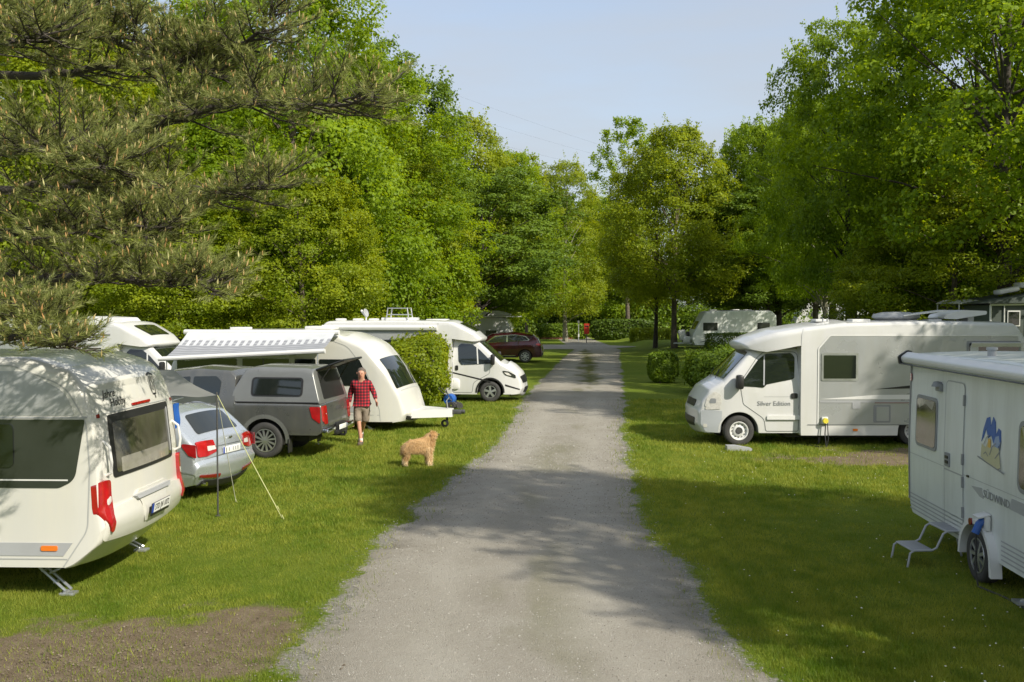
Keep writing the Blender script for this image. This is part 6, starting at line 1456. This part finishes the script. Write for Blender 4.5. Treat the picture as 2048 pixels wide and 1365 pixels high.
skin('shirt', sp, [e_ for e_ in ee if e_[0] in keep and e_[1] in keep] + [('top', 'col')], sr, 'waist', M['plaid'], t)
hp = {'w': (0, .035, 1.01), 'pelvis': (0, .04, .92), 'hil': (-.095, .02, .82), 'tl': (-.085, -.03, .62), 'bl': (-.08, -.055, .50), 'hir': (.095, .03, .82), 'tr': (.085, .05, .62), 'br': (.07, .055, .49)}
skin('shorts', hp, [('w', 'pelvis'), ('pelvis', 'hil'), ('hil', 'tl'), ('tl', 'bl'), ('pelvis', 'hir'), ('hir', 'tr'), ('tr', 'br')], {'w': (.165, .13), 'pelvis': (.175, .145), 'hil': .115, 'tl': .105, 'bl': .100, 'hir': .115, 'tr': .105, 'br': .100}, 'pelvis', M['shorts_cloth'], t)
k = MB(); k.lathe([(.0, .092), (.05, .082), (.085, .05), (.104, .0), (.102, -.05), (.08, -.09)], 'z', 22, (0, .022, 1.672)); hr_ = simple('hair', k, 'hair_grey', t)
for v in hr_.data.vertices:
    v.co.z += .12 * max(0, -.02 - v.co.y) / .1 if v.co.z < 1.70 else 0
k = MB(); k.tube([(0, -.130, 1.65), (0, -.155, 1.61), (0, -.132, 1.60)], [.010, .016, .012], 6); simple('nose', k, 'skin_tone', t)
for x in (-.03, .03): k = MB(); k.lathe([(0, -.004), (.011, 0), (0, .004)], 'y', 8, (x * 1.15, -.134, 1.645)); simple('eye', k, 'black', t)
for x in (-.098, .098): k = MB(); k.lathe([(0, -.01), (.02, -.008), (.03, 0), (.02, .008), (0, .01)], 'x', 8, (x, -.02, 1.635)); simple('ear', k, 'skin_tone', t)
k = MB(); k.box((0, -.122, 1.565), (.05, .008, .010)); simple('mouth', k, 'red_dark', t)
for (a, tl_, yaw) in ((pp['anl'], (0, -.07, -.055), 0), (pp['anr'], (-.01, -.03, -.13), .9)):
    k = MB(); k.tube([Vector(a) + Vector((0, 0, .06)), Vector(a) - Vector((0, 0, .03))], [.045, .043], 12); sk = simple('sock', k, 'sock_white', t)
    c = Vector(a) + Vector(tl_); k = MB(); k.box(c, (.11, .29, .095), rot=Matrix.Rotation(yaw, 3, 'X'), bev=.035); simple('shoe', k, 'shoe', t)
k = MB(); k.box((0, -.103, .985), (.05, .012, .04)); simple('belt_buckle', k, 'steel_dark', t)

# --- dog
pmat('dog_coat', (.50, .30, .13), .9, var=.15, vscale=6)
pmat('dog_ear', (.20, .10, .045), .9)
leafmat('dog_fur', (.56, .33, .12), (.88, .72, .46), trans=.12, rough=.8, tcol=1.0)
s0 = P(836, 934); t = thing('dog', 'shaggy golden brown dog standing on the lawn with its head raised', 'dog', (s0.x, s0.y + .1, 0), R(4))
dp = {'rump': (-.25, 0, .405), 'mid': (-.05, 0, .405), 'chest': (.14, 0, .40), 'neck': (.205, -.01, .49), 'head': (.25, -.02, .615), 'muz': (.325, -.035, .61), 'nose': (.37, -.04, .615), 'tail': (-.31, 0, .38), 'tail2': (-.335, .0, .22)}
dr_ = {'rump': (.105, .105), 'mid': (.125, .12), 'chest': (.135, .145), 'neck': .130, 'head': (.095, .092), 'muz': .062, 'nose': .038, 'tail': .03, 'tail2': .022}
de = [('rump', 'mid'), ('mid', 'chest'), ('chest', 'neck'), ('neck', 'head'), ('head', 'muz'), ('muz', 'nose'), ('rump', 'tail'), ('tail', 'tail2')]
for sgn, n_, dx in ((-1, 'a', .03), (1, 'b', -.01)):
    y = sgn * .075
    dp['f' + n_] = (.18 + dx, y, .30); dp['fk' + n_] = (.19 + dx, y, .17); dp['fp' + n_] = (.195 + dx, y, .045); dp['ft' + n_] = (.23 + dx, y, .03)
    dp['h' + n_] = (-.25, y, .32); dp['hk' + n_] = (-.215 + dx, y, .24); dp['hh' + n_] = (-.275 + dx * .5, y, .135); dp['hp' + n_] = (-.255 + dx * .5, y, .04); dp['ht' + n_] = (-.22 + dx * .5, y, .028)
    for k_, r in (('f', .062), ('fk', .046), ('fp', .038), ('ft', .030), ('h', .072), ('hk', .058), ('hh', .042), ('hp', .036), ('ht', .028)): dr_[k_ + n_] = r
    de += [('chest', 'f' + n_), ('f' + n_, 'fk' + n_), ('fk' + n_, 'fp' + n_), ('fp' + n_, 'ft' + n_), ('rump', 'h' + n_), ('h' + n_, 'hk' + n_), ('hk' + n_, 'hh' + n_), ('hh' + n_, 'hp' + n_), ('hp' + n_, 'ht' + n_)]
bd = skin('body', dp, de, dr_, 'mid', M['dog_coat'], t)
r = np.random.default_rng(9); me = bd.data; me.calc_loop_triangles()
vv = np.array([v.co[:] for v in me.vertices]); tt = np.array([q.vertices[:] for q in me.loop_triangles])
A = vv[tt]; cr_ = np.cross(A[:, 1] - A[:, 0], A[:, 2] - A[:, 0]); ar_ = np.linalg.norm(cr_, axis=1); nn = cr_ / (ar_[:, None] + 1e-12)
n = 14000; ix = r.choice(len(tt), n, p=ar_ / ar_.sum()); w1 = np.sqrt(r.random(n)); w2 = r.random(n); p = A[ix, 0] * (1 - w1)[:, None] + A[ix, 1] * (w1 * (1 - w2))[:, None] + A[ix, 2] * (w1 * w2)[:, None]
nm = nn[ix]; d = nm * .55 + np.array([-.25, 0, -.85]) + r.normal(size=(n, 3)) * .22
d[p[:, 0] > .24] = (nm * .9 + np.array([-.1, 0, -.45]) + r.normal(size=(n, 3)) * .2)[p[:, 0] > .24]
d /= np.linalg.norm(d, axis=1, keepdims=True); L_ = (.030 + .045 * r.random(n)) * np.where(p[:, 0] > .36, .5, 1); wv = np.cross(d, nm + r.normal(size=(n, 3)) * .3); wv /= np.linalg.norm(wv, axis=1, keepdims=True)
tip = p + d * L_[:, None]; tip[:, 2] = np.maximum(tip[:, 2], .006)
V = np.stack([p - wv * .003, p + wv * .003, tip], 1).reshape(-1, 3)
va = np.clip(.35 * r.random(n) + .62 * (p[:, 2] < .14) + .25 * (p[:, 0] > .15) * (p[:, 2] < .4) + .25 * fbm(p[:, 0] * 12 + 5, p[:, 2] * 12 + 5, 3), 0, 1)
mesh_np('fur', V, np.arange(3 * n).reshape(-1, 3), M['dog_fur'], t, attr={'var': np.repeat(va, 3)})
for sgn in (-1, 1): k = MB(); k.tube([(.25, sgn * .045 - .02, .645), (.235, sgn * .075 - .02, .615), (.232, sgn * .082 - .02, .565)], [.012, .024, .014], 7); simple('ear', k, 'dog_ear', t)
k = MB(); k.lathe([(0, -.014), (.018, -.006), (.02, .004), (0, .014)], 'x', 10, (.405, -.042, .627)); simple('nose', k, 'black', t)
for y in (-.062, .012): k = MB(); k.lathe([(0, -.004), (.008, 0), (0, .004)], 'y', 8, (.315, y, .632)); simple('eye', k, 'black', t)
k = MB(); k.box((.355, -.04, .578), (.05, .04, .008)); simple('mouth', k, 'black', t)

# --- tarpaulin stretched from the left caravan, poles and guy ropes
leafmat('tarp', (.40, .40, .38), (.40, .40, .38), trans=.45, tcol=1.2, tvec=(1, 1, 1)); pmat('rope', (.45, .47, .20), .6); pmat('rope_pale', (.55, .55, .45), .6)
C0 = P(436, 1033); t = thing('sun_tarpaulin', 'grey fabric tarpaulin stretched from the left caravan over the silver car', 'tarpaulin', (0, 0, 0))
A_ = Vector((-4.46, 13.1, 2.30)); B_ = Vector((-8.0, 13.45, 2.42)); C_ = Vector((C0.x, C0.y, 1.80)); D_ = Vector((-7.3, 16.4, 1.78))
V = []; nu, nv = 26, 18
for i in range(nu + 1):
    for j in range(nv + 1):
        u_, v_ = i / nu, j / nv; q = (A_.lerp(B_, u_)).lerp(C_.lerp(D_, u_), v_); q.z -= .08 * math.sin(math.pi * v_) * (.35 + math.sin(math.pi * u_)) + .05 * math.sin(math.pi * u_) * v_ + .012 * math.sin(u_ * 24 + v_ * 5); V.append(tuple(q))
F = [(i * (nv + 1) + j, (i + 1) * (nv + 1) + j, (i + 1) * (nv + 1) + j + 1, i * (nv + 1) + j + 1) for i in range(nu) for j in range(nv)]
mesh_np('fabric', V, F, M['tarp'], t, smooth=True)
V = []; F = []
for i in range(nu + 1):
    q = C_.lerp(D_, i / nu); z = .05 * math.sin(math.pi * i / nu); V += [(q.x, q.y, q.z - z), (q.x + .02, q.y + .02, q.z - z - .09 - .02 * math.sin(i * 1.3))]
F = [(2 * i, 2 * i + 2, 2 * i + 3, 2 * i + 1) for i in range(nu)]; mesh_np('valance', V, F, M['tarp'], t, smooth=True)
k = MB(); k.tube([(C0.x, C0.y, 0), C_ + Vector((0, 0, .06))], .013, 8); k.lathe([(.04, 0), (.04, .015), (0, .02)], 'z', 10, (C0.x, C0.y, 0)); simple('pole', k, 'steel_dark', t)
k = MB(); k.tube([(D_.x, D_.y, 0), D_ + Vector((0, 0, .06))], .013, 8); simple('pole', k, 'steel_dark', t)
k = MB(); q = P(381, 972); k.tube([(q.x, q.y, 0), (q.x, q.y, 1.72)], .012, 8); simple('pole', k, 'steel_dark', t)
for (x, y, mt) in ((565, 1038, 'rope'), (556, 1020, 'rope'), (472, 1005, 'rope_pale')):
    e_ = P(x, y); k = MB(); k.tube([C_ + Vector((0, 0, .03)), C_.lerp(Vector((e_.x, e_.y, 0)), .5) - Vector((0, 0, .01)), (e_.x, e_.y, .0)], .0055, 5); simple('guy_rope', k, mt, t)
    k = MB(); k.tube([(e_.x - .01, e_.y, .06), (e_.x + .04, e_.y - .02, -.03)], .007, 5); simple('peg', k, 'rope', t)
t = thing('blue_towel', 'blue cloth hanging at the far corner of the left caravan', 'towel', (-4.62, 13.2, 0))
k = MB(); V = []
for i in range(9):
    for j in range(7): V.append((.10 + .02 * math.sin(i * 1.1) + .01 * math.sin(j), .05 + i * .022, 1.50 + j * .055))
F = [(i * 7 + j, i * 7 + j + 1, (i + 1) * 7 + j + 1, (i + 1) * 7 + j) for i in range(8) for j in range(6)]
V += [(x + .012, y, z) for x, y, z in V]; F += [tuple(q + 63 for q in f[::-1]) for f in F]
mesh_np('cloth', V, F, M['blue'], t, smooth=True); k.tube([(.11, .0, 1.88), (.11, .42, 1.88)], .008, 6); k.tube([(.11, .02, 1.88), (-.12, -.02, 1.88)], .008, 6); simple('rail', k, 'alu', t)

# --- small things along the track
q = P(900, 818); t = thing('water_carrier', 'blue wheeled water tank with black handle by the hedge shrub', 'water tank', (q.x, q.y, 0), R(-15))
k = MB(); k.lathe([(0, -.16), (.15, -.16), (.17, -.13), (.17, .13), (.15, .16), (0, .16)], 'y', 24, (0, 0, .30)); simple('tank', k, 'blue', t)
for y in (-.2, .2): k = MB(); k.lathe([(.03, -.02), (.11, -.02), (.12, 0), (.11, .02), (.03, .02)], 'y', 18, (.10, y, .12)); simple('wheel', k, 'rubber', t)
k = MB(); k.tube([(-.05, -.16, .4), (-.32, -.14, .62), (-.36, 0, .66), (-.32, .14, .62), (-.05, .16, .4)], .014, 6); simple('handle', k, 'black', t)
q = P(915, 822); t = thing('hose_reel', 'small dark trolley wheels on the grass in front of the camper van', 'trolley', (q.x + .0, q.y + .5, 0), R(20))
for y in (-.13, .13): k = MB(); k.lathe([(.02, -.02), (.10, -.02), (.11, 0), (.10, .02), (.02, .02)], 'y', 18, (0, y, .11)); simple('wheel', k, 'rubber', t)
k = MB(); k.tube([(0, -.13, .11), (0, .13, .11)], .02, 8); k.tube([(0, 0, .11), (-.28, 0, .32), (-.40, 0, .62)], .016, 6); simple('frame', k, 'steel_dark', t)
q = P(1173, 686); t = thing('litter_bin', 'bright red litter bin on a post beyond the crossing lane', 'litter bin', (q.x, q.y, 0))
pmat('bin_red', (.62, .045, .02), .4, coat=.3)
k = MB(); k.box((0, 0, 1.22), (.46, .36, .86), bev=.07); simple('bin', k, 'bin_red', t); k = MB(); k.box((0, -.19, 1.52), (.30, .02, .12), bev=.008); simple('slot', k, 'black', t)
k = MB(); k.tube([(0, .05, -.05), (0, .05, .9)], .04, 8); simple('post', k, 'steel_dark', t)
k = MB(); k.prism([(-.26, 1.66), (.26, 1.66), (.22, 1.74), (-.22, 1.74)], -.2, .2); simple('lid', k, 'bin_red', t)
q = P(1157, 684); t = thing('lamp_post', 'thin grey post with a small lantern left of the red bin', 'post', (q.x, q.y, 0))
k = MB(); k.tube([(0, 0, -.05), (0, 0, 1.75)], .045, 8); simple('post', k, 'galv', t); k = MB(); k.lathe([(.05, 0), (.12, .05), (.13, .22), (.04, .27), (0, .28)], 'z', 12, (0, 0, 1.74)); simple('lantern', k, 'galv', t)
k = MB(); k.lathe([(.07, 0), (.07, .3)], 'z', 10, (0, 0, .45)); simple('band', k, 'plain_white', t)
pmat('mulch', (.17, .075, .045), .95, var=.3, vscale=2, bump=1, bscale=10)
q0 = P(1070, 679); mb = MB(); pl_ = [(q0.x + 2.2 + 2.6 * math.cos(a) * (1 + .1 * math.sin(3 * a)), q0.y + 3.5 + 3.4 * math.sin(a) * (1 + .1 * math.cos(2 * a))) for a in np.linspace(0, 2 * math.pi, 25)[:-1]]
mb.prism(pl_, -.02, .14, 'xy'); o = mb.build('flower_bed', M['mulch']); tag(o, 'reddish brown mulch bed at the edge of the wood', kind='structure')
q = P(1107, 672); t = thing('ground_lamp', 'small white globe lamp standing in the reddish bed', 'lamp', (q.x, q.y, 0.1)); k = MB(); k.lathe([(0, .0), (.04, .0), (.04, .25)], 'z', 8); simple('stem', k, 'galv', t)
k = MB(); k.lathe([(0, -.17), (.12, -.12), (.17, 0), (.12, .12), (0, .17)], 'z', 14, (0, 0, .40)); simple('globe', k, 'plain_white', t)

# --- tents at the right margin
pmat('tent_dark', (.055, .070, .060), .7, var=.2, vscale=2); pmat('tent_pale', (.50, .52, .50), .6, var=.1)
x0 = TX(1981, 33); t = thing('frame_tent', 'tall dark green tent with white frame poles at the right edge', 'tent', (x0, 33, 0))
k = MB(); k.box((2.6, 1.6, 1.62), (5.2, 3.0, 3.2)); simple('wall', k, 'tent_dark', t)
k = MB(); k.prism([(-.25, 3.28), (5.4, 3.34), (5.4, 3.95), (2.6, 3.78), (.1, 3.36)], -.1, 3.2); simple('roof', k, 'tent_dark', t)
for x in (.02, .48, 1.25, 2.5): k = MB(); k.tube([(x, .06, 0), (x, .06, 3.25)], .035 if x != .48 else .02, 8); simple('pole', k, 'plain_white', t)
k = MB(); k.tube([(0, .05, 3.24), (5.2, .05, 3.30)], .04, 8); simple('crossbar', k, 'plain_white', t)
k = MB(); k.box((.80, .07, 2.78), (.42, .03, .52)); w_ = simple('window', k, 'plain_white', t); k = MB(); k.box((.80, .05, 2.78), (.35, .02, .44)); simple('pane', k, 'glass', w_)
k = MB(); k.box((1.0, 1.0, 3.72), (.7, .5, .16), bev=.05, rot=Matrix.Rotation(-.2, 3, 'Y')); simple('roof_hatch', k, 'plain_white', t)
k = MB(); k.box((1.75, 1.2, 3.90), (.6, .6, .2), bev=.06); simple('roof_hatch', k, 'plain_white', t)
x0 = TX(1918, 34.5); t = thing('pavilion', 'pale flat canopy roof with dark sides behind the right motorhome', 'tent', (x0, 34.5, 0))
t.scale = (.62, .8, 1)
k = MB(); k.prism(fillet([(-.1, 3.27, .03), (2.3, 3.22, .03), (2.2, 3.36, .05), (.5, 3.42, .1)], True, 4), 0, 2.4); simple('canopy', k, 'tent_pale', t)
for x in (0.05, 2.15):
    for y in (.1, 2.3): k = MB(); k.tube([(x, y, 0), (x, y, 3.3)], .03, 8); simple('pole', k, 'plain_white', t)
k = MB(); k.box((1.6, 1.2, 1.5), (1.1, 2.0, 2.9)); simple('wall', k, 'tent_dark', t)

# --- overhead cables far behind the trees
for i, (a, b, lb) in enumerate((((700, 108), (1330, 330), 'topmost thin cable crossing the gap of sky'), ((700, 155), (1330, 345), 'middle thin cable crossing the gap of sky'), ((700, 205), (1330, 365), 'lowest thin cable crossing the gap of sky'))):
    A_, B_ = AT(*a, 190), AT(*b, 230); k = MB(); pts = []
    for j in range(25):
        u_ = j / 24; q = A_.lerp(B_, u_); q.z -= 4 * .9 * u_ * (1 - u_); pts.append(q)
    k.tube(pts, .009, 4); o = k.build('overhead_cable', M['steel_dark']); tag(o, lb, 'cable', 'overhead cables')
